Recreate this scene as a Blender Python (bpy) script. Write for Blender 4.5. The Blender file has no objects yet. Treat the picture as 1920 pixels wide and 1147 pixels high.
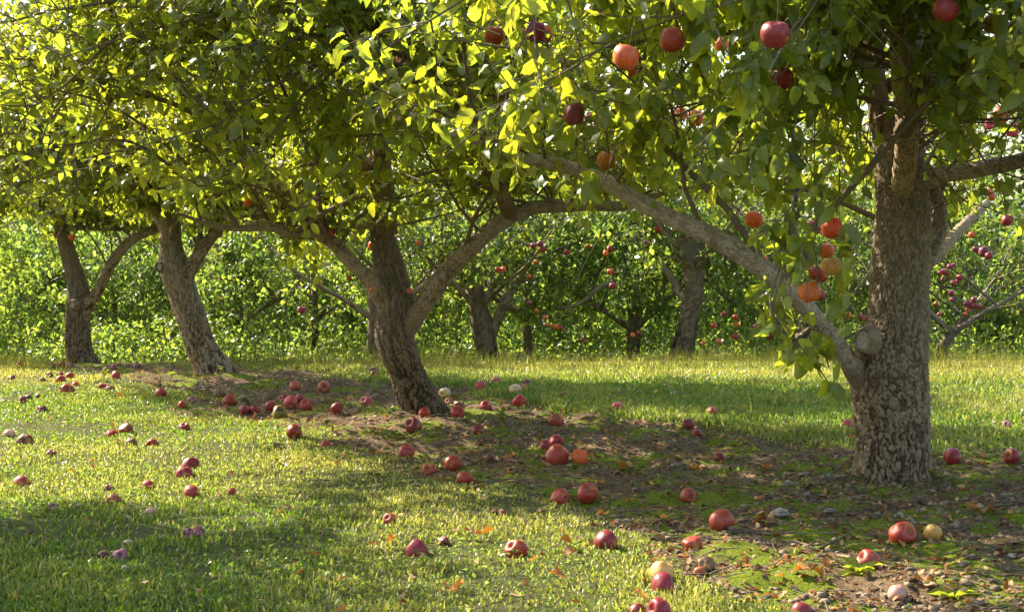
import bpy, math, random
import numpy as np
from mathutils import Matrix, Vector

rng = np.random.default_rng(7)
random.seed(7)
scene = bpy.context.scene
COL = scene.collection

# ------------------------------------------------------------ camera, light
F, CX, CY, CAMZ = 3000.0, 960.0, 573.5, 1.0
PITCH = math.atan(123.5 / F)
cam_d = bpy.data.cameras.new("camera")
cam_d.sensor_width = 36.0
cam_d.lens = F / 1920 * 36
cam_d.clip_end = 2000
cam = bpy.data.objects.new("camera", cam_d)
COL.objects.link(cam)
cam.location = (0, 0, CAMZ)
cam.rotation_euler = (math.pi / 2 - PITCH, 0, 0)
scene.camera = cam

SUN_EL = math.radians(38)
TRAVEL = np.array([0.79, -0.61])            # horizontal direction the sunlight travels
TRAVEL = TRAVEL / np.linalg.norm(TRAVEL)
world = bpy.data.worlds.new("World")
scene.world = world
world.use_nodes = True
wn = world.node_tree
sky = wn.nodes.new("ShaderNodeTexSky")
sky.sky_type = 'NISHITA'
sky.sun_disc = False
sky.sun_elevation = SUN_EL
sky.sun_rotation = math.atan2(-TRAVEL[0], -TRAVEL[1])
sky.air_density = 1.3
sky.dust_density = 2.0
wn.links.new(sky.outputs[0], wn.nodes["Background"].inputs[0])
wn.nodes["Background"].inputs[1].default_value = 0.115
sun_d = bpy.data.lights.new("sun", 'SUN')
sun_d.energy = 4.8
sun_d.angle = math.radians(0.5)
sun_d.color = (1.0, 0.91, 0.74)
sun = bpy.data.objects.new("sun", sun_d)
COL.objects.link(sun)
ldir = Vector((TRAVEL[0] * math.cos(SUN_EL), TRAVEL[1] * math.cos(SUN_EL), -math.sin(SUN_EL)))
sun.rotation_euler = ldir.to_track_quat('-Z', 'Y').to_euler()
vs = scene.view_settings
vs.view_transform = 'Standard'
vs.look = 'None'
vs.exposure = 1.52
vs.gamma = 1
vs.use_curve_mapping = False
scene.cycles.max_bounces = 8
scene.cycles.transmission_bounces = 6
scene.cycles.diffuse_bounces = 4

# ------------------------------------------------------------ numpy helpers
def nrm(v):
    return v / np.maximum(np.linalg.norm(v, axis=-1, keepdims=True), 1e-9)

def P(px, py, d):
    """the world point seen at photo pixel (px, py) at forward distance d (metres along y)"""
    u = (px - CX) / F
    v = (CY - py) / F
    y = math.cos(PITCH) + v * math.sin(PITCH)
    z = -math.sin(PITCH) + v * math.cos(PITCH)
    return np.array([u / y * d, d, CAMZ + z / y * d])

def proj(Q):
    x, y, z = Q[..., 0], Q[..., 1], Q[..., 2] - CAMZ
    c, s = math.cos(PITCH), math.sin(PITCH)
    w = np.maximum(y * c - z * s, 1e-3)
    return CX + F * x / w, CY - F * (y * s + z * c) / w, w

def _h(ix, iy, iz, seed):
    n = (ix * 374761393 + iy * 668265263 + iz * 2147483647 + seed * 974634777) & 0xffffffff
    n = ((n ^ (n >> 13)) * 1274126177) & 0xffffffff
    n = (n ^ (n >> 16)) & 0xffffffff
    return n / 4294967295.0

def vnoise(x, y, z=0.0, seed=0):
    x, y, z = np.broadcast_arrays(x, y, z)
    ix, iy, iz = np.floor(x).astype(np.int64), np.floor(y).astype(np.int64), np.floor(z).astype(np.int64)
    fx, fy, fz = x - ix, y - iy, z - iz
    fx, fy, fz = fx * fx * (3 - 2 * fx), fy * fy * (3 - 2 * fy), fz * fz * (3 - 2 * fz)
    r = 0
    for a in (0, 1):
        for b in (0, 1):
            for c in (0, 1):
                r = r + _h(ix + a, iy + b, iz + c, seed) * (fx if a else 1 - fx) * (fy if b else 1 - fy) * (fz if c else 1 - fz)
    return r * 2 - 1

def fbm(x, y, z=0.0, oct=4, seed=0):
    r, a = 0, 1.0
    for i in range(oct):
        r = r + a * vnoise(x * 2 ** i, y * 2 ** i, z * 2 ** i, seed + i)
        a *= 0.5
    return r

def sstep(a, b, x):
    t = np.clip((x - a) / (b - a), 0, 1)
    return t * t * (3 - 2 * t)

def catmull(pts, n):
    """resample rows of pts with a Catmull-Rom curve at n even steps"""
    pts = np.asarray(pts, float)
    m = len(pts)
    e = np.vstack([2 * pts[0] - pts[1], pts, 2 * pts[-1] - pts[-2]])
    fine = []
    for i in range(m - 1):
        t = np.linspace(0, 1, 24, endpoint=False)[:, None]
        a, b, c, d = e[i], e[i + 1], e[i + 2], e[i + 3]
        fine.append(0.5 * ((2 * b) + (c - a) * t + (2 * a - 5 * b + 4 * c - d) * t ** 2 + (3 * b - a - 3 * c + d) * t ** 3))
    fine = np.vstack(fine + [pts[-1:]])
    L = np.concatenate([[0], np.cumsum(np.linalg.norm(np.diff(fine[:, :3], axis=0), axis=1))])
    q = np.linspace(0, L[-1], n)
    return np.stack([np.interp(q, L, fine[:, k]) for k in range(pts.shape[1])], 1), L[-1]

# ------------------------------------------------------------ mesh helpers
def mesh_np(name, V, faces, mat=None, tint=None, smooth=True, attr='tint'):
    """V (n,3); faces: list of int arrays (m,k)"""
    me = bpy.data.meshes.new(name)
    V = np.ascontiguousarray(V, dtype=np.float32)
    me.vertices.add(len(V))
    me.vertices.foreach_set('co', V.ravel())
    nl = sum(f.size for f in faces)
    me.loops.add(nl)
    me.loops.foreach_set('vertex_index', np.concatenate([f.ravel() for f in faces]).astype(np.int32))
    tot = np.concatenate([np.full(len(f), f.shape[1]) for f in faces]).astype(np.int32)
    me.polygons.add(len(tot))
    me.polygons.foreach_set('loop_start', np.concatenate([[0], np.cumsum(tot)[:-1]]).astype(np.int32))
    me.polygons.foreach_set('loop_total', tot)
    me.polygons.foreach_set('use_smooth', np.full(len(tot), smooth, dtype=bool))
    if tint is not None:
        a = me.attributes.new(attr, 'FLOAT_COLOR', 'POINT')
        t = np.ones((len(V), 4), np.float32)
        t[:, :tint.shape[1]] = tint
        a.data.foreach_set('color', t.ravel())
    me.update(calc_edges=True)
    if mat:
        me.materials.append(mat)
    return me

def link(name, data, parent=None, label=None, cat=None, group=None, kind=None, loc=None):
    o = bpy.data.objects.new(name, data)
    COL.objects.link(o)
    if parent is not None:
        o.parent = parent
        if data is not None and loc is None:      # data was built in world space
            o.location = -parent_origin(parent)
    if loc is not None:
        o.location = loc
    if label: o['label'] = label
    if cat: o['category'] = cat
    if group: o['group'] = group
    if kind: o['kind'] = kind
    return o

def parent_origin(p):
    v = Vector((0, 0, 0))
    while p is not None:
        v += p.location
        p = p.parent
    return v

def worley(u, v, nper, seed):
    """u periodic with integer period nper. returns F1, F2, id"""
    iu, iv = np.floor(u).astype(np.int64), np.floor(v).astype(np.int64)
    f1 = np.full(u.shape, 9.0); f2 = f1.copy(); idv = np.zeros(u.shape)
    for a in (-1, 0, 1):
        for b in (-1, 0, 1):
            cu, cv = iu + a, iv + b
            cw = np.mod(cu, nper)
            px = cu + 0.15 + 0.7 * _h(cw, cv, 1 + 0 * cv, seed)
            py = cv + 0.1 + 0.8 * _h(cw, cv, 2 + 0 * cv, seed)
            d = np.hypot(u - px, v - py)
            h = _h(cw, cv, 3 + 0 * cv, seed)
            m = d < f1
            f2 = np.where(m, f1, np.minimum(f2, d))
            idv = np.where(m, h, idv)
            f1 = np.where(m, d, f1)
    return f1, f2, idv

def tube(pts, nu, step, cell=(0.02, 0.05), amp=0.008, lump=0.06, seed=0, flute=0.0, tip=False):
    """pts rows: x, y, z, radius. A limb with bark plates in relief."""
    pts = np.asarray(pts, float)
    L = np.sum(np.linalg.norm(np.diff(pts[:, :3], axis=0), axis=1))
    n = max(6, int(L / step))
    c, L = catmull(pts, n)
    C, R = c[:, :3], np.maximum(c[:, 3], 0.002)
    T = nrm(np.gradient(C, axis=0))
    N = np.zeros_like(T)
    ref = np.array([0, -1.0, 0.0]) if abs(T[0][1]) < 0.9 else np.array([1.0, 0, 0])
    cur = nrm(ref - T[0] * np.dot(ref, T[0]))
    for i in range(n):
        cur = nrm(cur - T[i] * np.dot(cur, T[i]))
        N[i] = cur
    B = np.cross(T, N)
    th = np.linspace(0, 2 * np.pi, nu, endpoint=False)
    TH, SV = np.meshgrid(th, np.linspace(0, L, n))
    Rr = R[:, None]
    cs, sn = np.cos(TH), np.sin(TH)
    Rm = float(R.mean())
    # large lumps
    big = fbm(cs * 1.6, sn * 1.6, SV / (Rm * 3.5), 3, seed + 11) * lump * 0.8 - 0.05
    big = big + flute * np.cos(5 * TH + 1.3 + seed) * sstep(0.35, 0.0, SV)
    nper = max(4, int(round(2 * np.pi * Rm / cell[0])))
    w1 = fbm(cs * 4, sn * 4, SV * 14, 3, seed + 3)
    w2 = fbm(cs * 4, sn * 4, SV * 14 + 40, 3, seed + 5)
    u = TH / (2 * np.pi) * nper + 0.95 * w1
    v = SV / cell[1] + 0.9 * w2
    f1, f2, idv = worley(u, v, nper, seed)
    g1, g2, idg = worley(u * 2.0 + 0.3, v * 2.2, nper * 2, seed + 9)
    plate = sstep(0.02, 0.28, f2 - f1)
    plate2 = sstep(0.0, 0.25, g2 - g1)
    hgt = plate * (0.25 + 0.75 * idv) * 0.6 + 0.25 * plate2 * (0.4 + 0.6 * idg) + 0.15 * (0.5 + 0.5 * fbm(cs * 22, sn * 22, SV * 70, 3, seed + 8))
    disp = (hgt - 0.72) * amp * 1.5
    rad = Rr * (1 + big) + disp
    if tip:
        rad = rad * np.clip((L - SV) / (2 * R[-1] + 1e-6), 0.05, 1) ** 0.5
    V = C[:, None, :] + rad[..., None] * (cs[..., None] * N[:, None, :] + sn[..., None] * B[:, None, :])
    V = V.reshape(-1, 3)
    i = np.arange(n - 1)[:, None] * nu
    j = np.arange(nu)[None, :]
    j2 = (j + 1) % nu
    q = np.stack([i + j, i + j2, i + nu + j2, i + nu + j], -1).reshape(-1, 4)
    tint = np.stack([hgt.ravel(), (0.6 * idv + 0.4 * idg).ravel(), (SV / max(L, .01)).ravel()], 1)
    end = np.array([[ (n - 1) * nu + k for k in range(nu)]])
    return V, [q, end], tint

def strands(pts, rad, sides=3):
    """pts (n,k,3), rad (n,k)"""
    n, k, _ = pts.shape
    T = nrm(np.gradient(pts, axis=1))
    ref = np.tile(np.array([0.13, 0.31, 0.94]), (n, 1))
    N = nrm(np.cross(T, ref[:, None, :]))
    B = np.cross(T, N)
    a = np.arange(sides) * 2 * np.pi / sides
    V = pts[:, :, None, :] + rad[:, :, None, None] * (np.cos(a)[None, None, :, None] * N[:, :, None, :] + np.sin(a)[None, None, :, None] * B[:, :, None, :])
    base = (np.arange(n) * k * sides)[:, None, None]
    i = (np.arange(k - 1) * sides)[None, :, None]
    j = np.arange(sides)[None, None, :]
    j2 = (j + 1) % sides
    q = np.stack([base + i + j, base + i + j2, base + i + sides + j2, base + i + sides + j], -1).reshape(-1, 4)
    return V.reshape(-1, 3), q

# ------------------------------------------------------------ materials
class NT:
    def __init__(s, name):
        s.m = bpy.data.materials.new(name)
        s.m.use_nodes = True
        s.t = s.m.node_tree
        s.t.nodes.clear()
        s.out = s.n('OutputMaterial')
    def n(s, typ, **kw):
        x = s.t.nodes.new('ShaderNode' + typ)
        for k, v in kw.items():
            if k in x.inputs: x.inputs[k].default_value = v
            else: setattr(x, k, v)
        return x
    def l(s, a, b): s.t.links.new(a, b)
    def mix(s, f, a, b, blend='MIX'):
        x = s.t.nodes.new('ShaderNodeMix'); x.data_type = 'RGBA'; x.blend_type = blend; x.clamp_factor = True
        for idx, v in ((0, f), (6, a), (7, b)):
            if hasattr(v, 'is_output'): s.l(v, x.inputs[idx])
            elif idx == 0: x.inputs[0].default_value = v
            else: x.inputs[idx].default_value = (*v, 1)
        return x.outputs[2]
    def math(s, op, a, b=0.0, c=None):
        x = s.n('Math', operation=op)
        for i, v in enumerate((a, b) if c is None else (a, b, c)):
            if hasattr(v, 'is_output'): s.l(v, x.inputs[i])
            else: x.inputs[i].default_value = v
        return x.outputs[0]
    def ramp(s, f, lo, hi):
        x = s.n('MapRange'); x.interpolation_type = 'SMOOTHSTEP'
        s.l(f, x.inputs[0]); x.inputs[1].default_value = lo; x.inputs[2].default_value = hi
        return x.outputs[0]
    def noise(s, vec, scale, detail=4, rough=0.55):
        x = s.n('TexNoise'); x.inputs['Scale'].default_value = scale
        x.inputs['Detail'].default_value = detail; x.inputs['Roughness'].default_value = rough
        if vec is not None: s.l(vec, x.inputs['Vector'])
        return x.outputs['Fac']
    def bump(s, h, strength, dist):
        x = s.n('Bump'); x.inputs['Strength'].default_value = strength; x.inputs['Distance'].default_value = dist
        s.l(h, x.inputs['Height'])
        return x.outputs[0]

def leafy(name, dark, yellow, tr_dark, tr_yellow, tfac=0.5, rough=0.42, under=None, spec=0.5, spots=False):
    """tint.r = how yellow, tint.g = brightness, tint.b = distance from the midrib"""
    k = NT(name)
    at = k.n('Attribute', attribute_name='tint')
    sp = k.n('SeparateColor'); k.l(at.outputs['Color'], sp.inputs[0])
    r, g, b = sp.outputs
    col = k.mix(r, dark, yellow)
    tr = k.mix(r, tr_dark, tr_yellow)
    geo = k.n('NewGeometry')
    if spots:
        ns = k.noise(geo.outputs['Position'], 90, 3)
        m = k.math('MULTIPLY', k.ramp(ns, 0.60, 0.68), 0.75)
        col = k.mix(m, col, (0.10, 0.05, 0.015))
        tr = k.mix(m, tr, (0.20, 0.08, 0.01))
    rib = k.math('SUBTRACT', 1.0, k.ramp(b, 0.0, 0.10))
    col = k.mix(k.math('MULTIPLY', rib, 0.55), col, tuple(min(1, c * 2.2 + .05) for c in dark))
    if under:
        col = k.mix(geo.outputs['Backfacing'], col, k.mix(0.65, col, under))
    gm = k.n('CombineColor'); 
    for i in range(3): k.l(g, gm.inputs[i])
    col = k.mix(1.0, col, gm.outputs[0], 'MULTIPLY')
    tr = k.mix(1.0, tr, gm.outputs[0], 'MULTIPLY')
    pr = k.n('BsdfPrincipled', Roughness=rough)
    pr.inputs['Specular IOR Level'].default_value = spec
    k.l(col, pr.inputs['Base Color'])
    tl = k.n('BsdfTranslucent'); k.l(tr, tl.inputs['Color'])
    ms = k.n('MixShader'); ms.inputs[0].default_value = tfac
    k.l(pr.outputs[0], ms.inputs[1]); k.l(tl.outputs[0], ms.inputs[2])
    k.l(ms.outputs[0], k.out.inputs[0])
    return k.m

M = {}
M['leaf'] = leafy('apple_leaf', (0.062, 0.112, 0.022), (0.18, 0.17, 0.026), (0.46, 0.56, 0.030), (0.70, 0.65, 0.035), 0.56, 0.33,
                  under=(0.14, 0.19, 0.10), spec=0.6, spots=True)
M['leaf_far'] = leafy('orchard_leaf', (0.045, 0.100, 0.026), (0.13, 0.15, 0.030), (0.28, 0.44, 0.060), (0.58, 0.58, 0.060), 0.58, 0.36,
                      under=(0.13, 0.18, 0.09), spec=0.5)
M['grass'] = leafy('grass_blade', (0.056, 0.120, 0.010), (0.42, 0.36, 0.10), (0.24, 0.42, 0.020), (0.68, 0.60, 0.12), 0.42, 0.40, spec=0.45)
M['litter'] = leafy('dead_leaf', (0.25, 0.155, 0.080), (0.50, 0.21, 0.035), (0.22, 0.07, 0.01), (0.75, 0.26, 0.02), 0.28, 0.7, spec=0.25)

def bark_mat(name, furrow, plate_a, plate_b, pale, pale_amt=0.5, moss=0.25, base=None):
    k = NT(name)
    at = k.n('Attribute', attribute_name='tint')
    sp = k.n('SeparateColor'); k.l(at.outputs['Color'], sp.inputs[0])
    h, idc, up = sp.outputs
    geo = k.n('NewGeometry'); pos = geo.outputs['Position']
    n1 = k.noise(pos, 6, 5, 0.6)
    n2 = k.noise(pos, 60, 5, 0.7)
    n3 = k.noise(pos, 260, 3, 0.6)
    c = k.mix(k.ramp(k.math('ADD', k.math('MULTIPLY', n1, 0.8), k.math('MULTIPLY', idc, 0.35)), 0.35, 0.75), plate_a, plate_b)
    c = k.mix(k.math('MULTIPLY', k.ramp(k.math('ADD', n2, k.math('MULTIPLY', idc, 0.45)), 0.62, 0.84), pale_amt), c, pale)
    c = k.mix(k.math('MULTIPLY', k.ramp(h, 0.54, 0.18), 0.92), c, furrow)
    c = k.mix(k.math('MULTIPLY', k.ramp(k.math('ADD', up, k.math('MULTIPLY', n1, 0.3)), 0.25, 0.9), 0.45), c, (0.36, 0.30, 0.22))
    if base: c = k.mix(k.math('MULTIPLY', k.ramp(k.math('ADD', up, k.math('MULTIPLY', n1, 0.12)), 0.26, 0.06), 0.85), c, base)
    nm = k.noise(pos, 9, 4, 0.6)
    c = k.mix(k.math('MULTIPLY', k.ramp(nm, 0.55, 0.72), moss), c, (0.07, 0.085, 0.02))
    c = k.mix(k.math('MULTIPLY', k.ramp(n3, 0.3, 0.7), 0.45), c, k.mix(1.0, c, (0.45, 0.40, 0.35), 'MULTIPLY'))
    pr = k.n('BsdfPrincipled', Roughness=0.9)
    pr.inputs['Specular IOR Level'].default_value = 0.2
    k.l(c, pr.inputs['Base Color'])
    k.l(k.bump(k.math('ADD', n2, k.math('MULTIPLY', n3, 0.5)), 0.9, 0.006), pr.inputs['Normal'])
    k.l(pr.outputs[0], k.out.inputs[0])
    return k.m

M['bark'] = bark_mat('rough_bark', (0.040, 0.024, 0.012), (0.150, 0.092, 0.046), (0.27, 0.19, 0.115), (0.46, 0.37, 0.26), 0.6, 0.3)
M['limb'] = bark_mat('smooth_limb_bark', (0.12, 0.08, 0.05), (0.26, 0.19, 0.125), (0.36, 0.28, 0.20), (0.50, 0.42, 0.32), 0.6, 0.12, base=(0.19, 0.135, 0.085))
M['litlimb'] = bark_mat('lit_limb_bark', (0.18, 0.13, 0.09), (0.42, 0.33, 0.24), (0.52, 0.43, 0.33), (0.62, 0.54, 0.44), 0.6, 0.08, base=(0.26, 0.19, 0.12))  # limb bark lightened to stand in for sunlight on the right tree's limbs
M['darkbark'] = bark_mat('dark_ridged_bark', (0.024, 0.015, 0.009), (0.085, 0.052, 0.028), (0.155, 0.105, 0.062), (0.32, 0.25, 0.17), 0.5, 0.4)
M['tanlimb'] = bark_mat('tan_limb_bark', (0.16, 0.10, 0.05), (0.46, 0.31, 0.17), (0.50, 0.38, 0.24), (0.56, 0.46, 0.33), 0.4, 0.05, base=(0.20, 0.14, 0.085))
M['twig'] = bark_mat('twig_bark', (0.07, 0.045, 0.03), (0.12, 0.08, 0.05), (0.16, 0.115, 0.075), (0.26, 0.21, 0.16), 0.3, 0.0)

def simple(name, c1, c2, scale=40, rough=0.85, bump=0.4, dist=0.004, coord='Position'):
    k = NT(name)
    geo = k.n('NewGeometry')
    n = k.noise(geo.outputs['Position'], scale, 5, 0.6)
    pr = k.n('BsdfPrincipled', Roughness=rough)
    k.l(k.mix(k.ramp(n, 0.35, 0.65), c1, c2), pr.inputs['Base Color'])
    k.l(k.bump(n, bump, dist), pr.inputs['Normal'])
    k.l(pr.outputs[0], k.out.inputs[0])
    return k.m

M['cutwood'] = simple('weathered_cut_wood', (0.30, 0.25, 0.18), (0.50, 0.42, 0.31), 120)
M['stone'] = simple('stone', (0.17, 0.14, 0.11), (0.34, 0.29, 0.23), 60)
M['clod'] = simple('soil_clod', (0.090, 0.056, 0.030), (0.36, 0.26, 0.165), 14, 0.95, 0.6, 0.01)

# ------------------------------------------------------------ ground shape
R_POS, T3_POS, T2_POS, T1_POS = (1.62, 6.8), (-0.58, 9.25), (-2.20, 12.0), (-4.03, 15.0)
ROW_Y = np.array([2.0, 6.8, 9.25, 12.0, 15.0, 40.0])
ROW_X = np.array([5.95, 1.62, -0.58, -2.20, -4.03, -19.0])

def ground_base(y):
    return -0.08 * np.maximum(0, y - 12.8) * (1 - 0.5 * sstep(30, 80, y))

def ground_z(x, y):
    x = np.asarray(x, float); y = np.asarray(y, float)
    z = ground_base(y)
    near = sstep(60, 15, y)
    z = z + near * 0.020 * fbm(x * 0.7 + 5, y * 0.7, 0, 3, 21)
    z = z + near * 0.006 * fbm(x * 5, y * 5, 0, 3, 33)
    d = dirt(x, y)
    z = z + d * near * (0.022 * fbm(x * 7, y * 7, 0, 5, 41) - 0.008)
    return z

def dirt(x, y):
    s = (np.interp(y, ROW_Y, ROW_X) - x) * 0.76
    n = 0.30 * fbm(x * 1.3, y * 1.3, 0, 4, 51) + 0.12 * fbm(x * 6, y * 6, 0, 3, 57)
    lo = np.interp(y, [4.3, 5.7, 6.7, 7.7, 9.1, 11.1, 15, 20], [2.25, 1.8, 1.5, 1.15, 0.80, 0.68, 0.6, 0.3])
    hi = np.interp(y, [6, 8, 11, 12.3, 16], [1.3, 0.75, 0.9, 0.35, 0.3])
    return sstep(-0.12, 0.12, lo - s + n * 0.7) * sstep(-0.16, 0.16, hi + s + n)

def ground_hit(px, py):
    """where the ray through a pixel meets the ground"""
    ds = np.concatenate([np.arange(3.6, 14, 0.01), np.arange(14, 40, 0.1)])
    u = (px - CX) / F; v = (CY - py) / F
    yy = math.cos(PITCH) + v * math.sin(PITCH); zz = -math.sin(PITCH) + v * math.cos(PITCH)
    x = u / yy * ds; z = CAMZ + zz / yy * ds
    below = z < ground_z(x, ds)
    i = int(np.argmax(below)) if below.any() else len(ds) - 1
    return float(x[i]), float(ds[i])

def gz(x, y): return float(ground_z(np.array([x]), np.array([y]))[0])

# ground sheet
ys = np.concatenate([np.array([-300, -100, -30, -10, -3, 0, 2]), np.arange(3.0, 3.9, 0.1), np.arange(3.9, 9.2, 0.028), np.arange(9.2, 13.5, 0.05),
                     np.arange(13.5, 24, 0.35), np.array([26, 30, 36, 45, 60, 80, 110, 160, 240, 400])])
xs = np.concatenate([np.array([-400, -150, -60, -30, -16, -10, -8, -7, -6]), np.arange(-5.4, -2.9, 0.12), np.arange(-2.9, 3.0, 0.026),
                     np.arange(3.0, 5.5, 0.12), np.array([6, 7, 8, 10, 16, 30, 60, 150, 400])])
X, Y = np.meshgrid(xs, ys)
Z = ground_z(X, Y)
D = dirt(X, Y)
V = np.stack([X, Y, Z], -1).reshape(-1, 3)
nx, ny = len(xs), len(ys)
i = (np.arange(ny - 1) * nx)[:, None]; j = np.arange(nx - 1)[None, :]
q = np.stack([i + j, i + j + 1, i + nx + j + 1, i + nx + j], -1).reshape(-1, 4)
k = NT('orchard_ground')
at = k.n('Attribute', attribute_name='tint'); sp = k.n('SeparateColor'); k.l(at.outputs['Color'], sp.inputs[0])
geo = k.n('NewGeometry'); pos = geo.outputs['Position']
a = k.noise(pos, 7, 6, 0.65); b = k.noise(pos, 45, 5, 0.7); c = k.noise(pos, 180, 4, 0.7); m1 = k.noise(pos, 3.2, 6, 0.62)
soil = k.mix(k.ramp(b, 0.35, 0.65), (0.100, 0.062, 0.034), (0.29, 0.195, 0.115))
soil = k.mix(k.math('MULTIPLY', k.ramp(c, 0.55, 0.7), 0.5), soil, (0.30, 0.23, 0.16))
moss = k.mix(k.ramp(c, 0.35, 0.65), (0.10, 0.15, 0.010), (0.28, 0.32, 0.020))
mm = k.ramp(k.math('ADD', k.math('ADD', m1, k.math('MULTIPLY', b, 0.35)), k.math('MULTIPLY', sp.outputs[1], 0.045)), 0.672, 0.74)
under = k.mix(k.ramp(b, 0.35, 0.65), (0.065, 0.075, 0.022), (0.16, 0.14, 0.055))
cc = k.mix(sp.outputs[0], under, k.mix(mm, soil, moss))
pr = k.n('BsdfPrincipled', Roughness=0.95); pr.inputs['Specular IOR Level'].default_value = 0.15
k.l(cc, pr.inputs['Base Color'])
k.l(k.bump(k.math('ADD', b, k.math('MULTIPLY', c, 0.6)), 1.0, 0.012), pr.inputs['Normal'])
k.l(pr.outputs[0], k.out.inputs[0])
M['ground'] = k.m
link('ground', mesh_np('ground', V, [q], M['ground'], np.stack([D.ravel(), sstep(7.0, 5.4, Y).ravel(), D.ravel()], 1)), kind='structure')

# ------------------------------------------------------------ leaves
def leaf_template(ts, petiole=0.22):
    """returns verts (n,3) (x across, y along 0..1, z normal), faces. centre rib + both edges"""
    w = [0.275 * math.sin(math.pi * t ** 0.82) ** 0.8 for t in ts]
    v = [(0, -petiole, 0), (0.018, -petiole, 0), (0, 0, 0)]
    rib, lf, rt = [], [], []
    for t, ww in zip(ts, w):
        rib.append(len(v)); v.append((0, t, 0))
        lf.append(len(v)); v.append((-ww, t, 0))
        rt.append(len(v)); v.append((ww, t, 0))
    tip = len(v); v.append((0, 1.0, 0))
    tri = [(0, 1, 2), (2, rib[0], lf[0]), (2, rt[0], rib[0]), (rib[-1], tip, lf[-1]), (rib[-1], rt[-1], tip)]
    quad = []
    for i in range(len(ts) - 1):
        quad.append((rib[i], rib[i + 1], lf[i + 1], lf[i]))
        quad.append((rib[i], rt[i], rt[i + 1], rib[i + 1]))
    return np.array(v, float), [np.array(tri), np.array(quad)] if quad else [np.array(tri)]

LEAF_HI = leaf_template([0.12, 0.35, 0.62, 0.85])
LEAF_MID = (np.array([(0, 0, 0), (-0.26, 0.3, 0), (0.26, 0.3, 0), (-0.20, 0.72, 0), (0.20, 0.72, 0), (0, 1, 0), (0, 0.5, -0.0)], float),
            [np.array([(0, 6, 1), (0, 2, 6), (1, 6, 3), (6, 2, 4), (3, 6, 5), (6, 4, 5)])])
LEAF_LO = (np.array([(0, 0, 0), (-0.30, 0.45, 0), (0.30, 0.45, 0), (0, 1, 0)], float), [np.array([(0, 2, 1), (1, 2, 3)])])

def leaf_shape(tv, fold, curl, wave=0.0, ph=0.0, wid=1.0):
    """bend template verts; fold, curl arrays (n,1)"""
    x, y = tv[None, :, 0] * wid, tv[None, :, 1]
    z = fold * np.abs(x) - curl * np.maximum(y, 0) ** 2 + wave * np.sin(y * 9 + ph) * np.abs(x) * 1.5
    yy = y - 0.25 * curl ** 2 * np.maximum(y, 0) ** 3
    return np.stack([np.broadcast_to(x, z.shape), yy, z], -1)

def leaves_mesh(name, Pos, T, N, S, tint, tmpl, mat, r):
    n = len(Pos)
    tv, tf = tmpl
    T = nrm(T)
    N = nrm(N - T * np.sum(N * T, 1, keepdims=True))
    U = np.cross(T, N)
    L = leaf_shape(tv, r.uniform(0.05, 0.75, (n, 1)), r.uniform(-0.1, 0.85, (n, 1)), 0.3, r.uniform(0, 6, (n, 1)), r.uniform(0.85, 1.2, (n, 1)))
    W = Pos[:, None, :] + S[:, None, None] * (L[..., 0:1] * U[:, None, :] + L[..., 1:2] * T[:, None, :] + L[..., 2:3] * N[:, None, :])
    off = (np.arange(n) * len(tv))[:, None, None]
    faces = [(f[None] + off).reshape(-1, f.shape[1]) for f in tf]
    tt = np.zeros((n, len(tv), 3))
    tt[:, :, 0] = tint[:, 0:1]; tt[:, :, 1] = tint[:, 1:2]
    tt[:, :, 2] = np.abs(tv[None, :, 0]) / 0.31
    return mesh_np(name, W.reshape(-1, 3), faces, mat, tt.reshape(-1, 3))

LEAF_VARIANTS = []
for vi in range(14):
    tv, tf = leaf_template([0.08, 0.22, 0.42, 0.62, 0.80, 0.93])
    r_ = np.random.default_rng(100 + vi)
    L = leaf_shape(tv, np.array([[r_.uniform(0.1, 0.5)]]), np.array([[r_.uniform(-0.05, 0.55)]]), r_.uniform(0.1, 0.35), r_.uniform(0, 6), r_.uniform(0.9, 1.25))[0]
    tt = np.zeros((len(tv), 3)); tt[:, 0] = [0.02, .05, .1, .15, .2, .3, .08, .4, .12, .65, .04, .25, .18, .5][vi]
    tt[:, 1] = r_.uniform(0.8, 1.2); tt[:, 2] = np.abs(tv[:, 0]) / 0.31
    LEAF_VARIANTS.append(mesh_np('leaf', L, tf, M['leaf'], tt))

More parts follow.
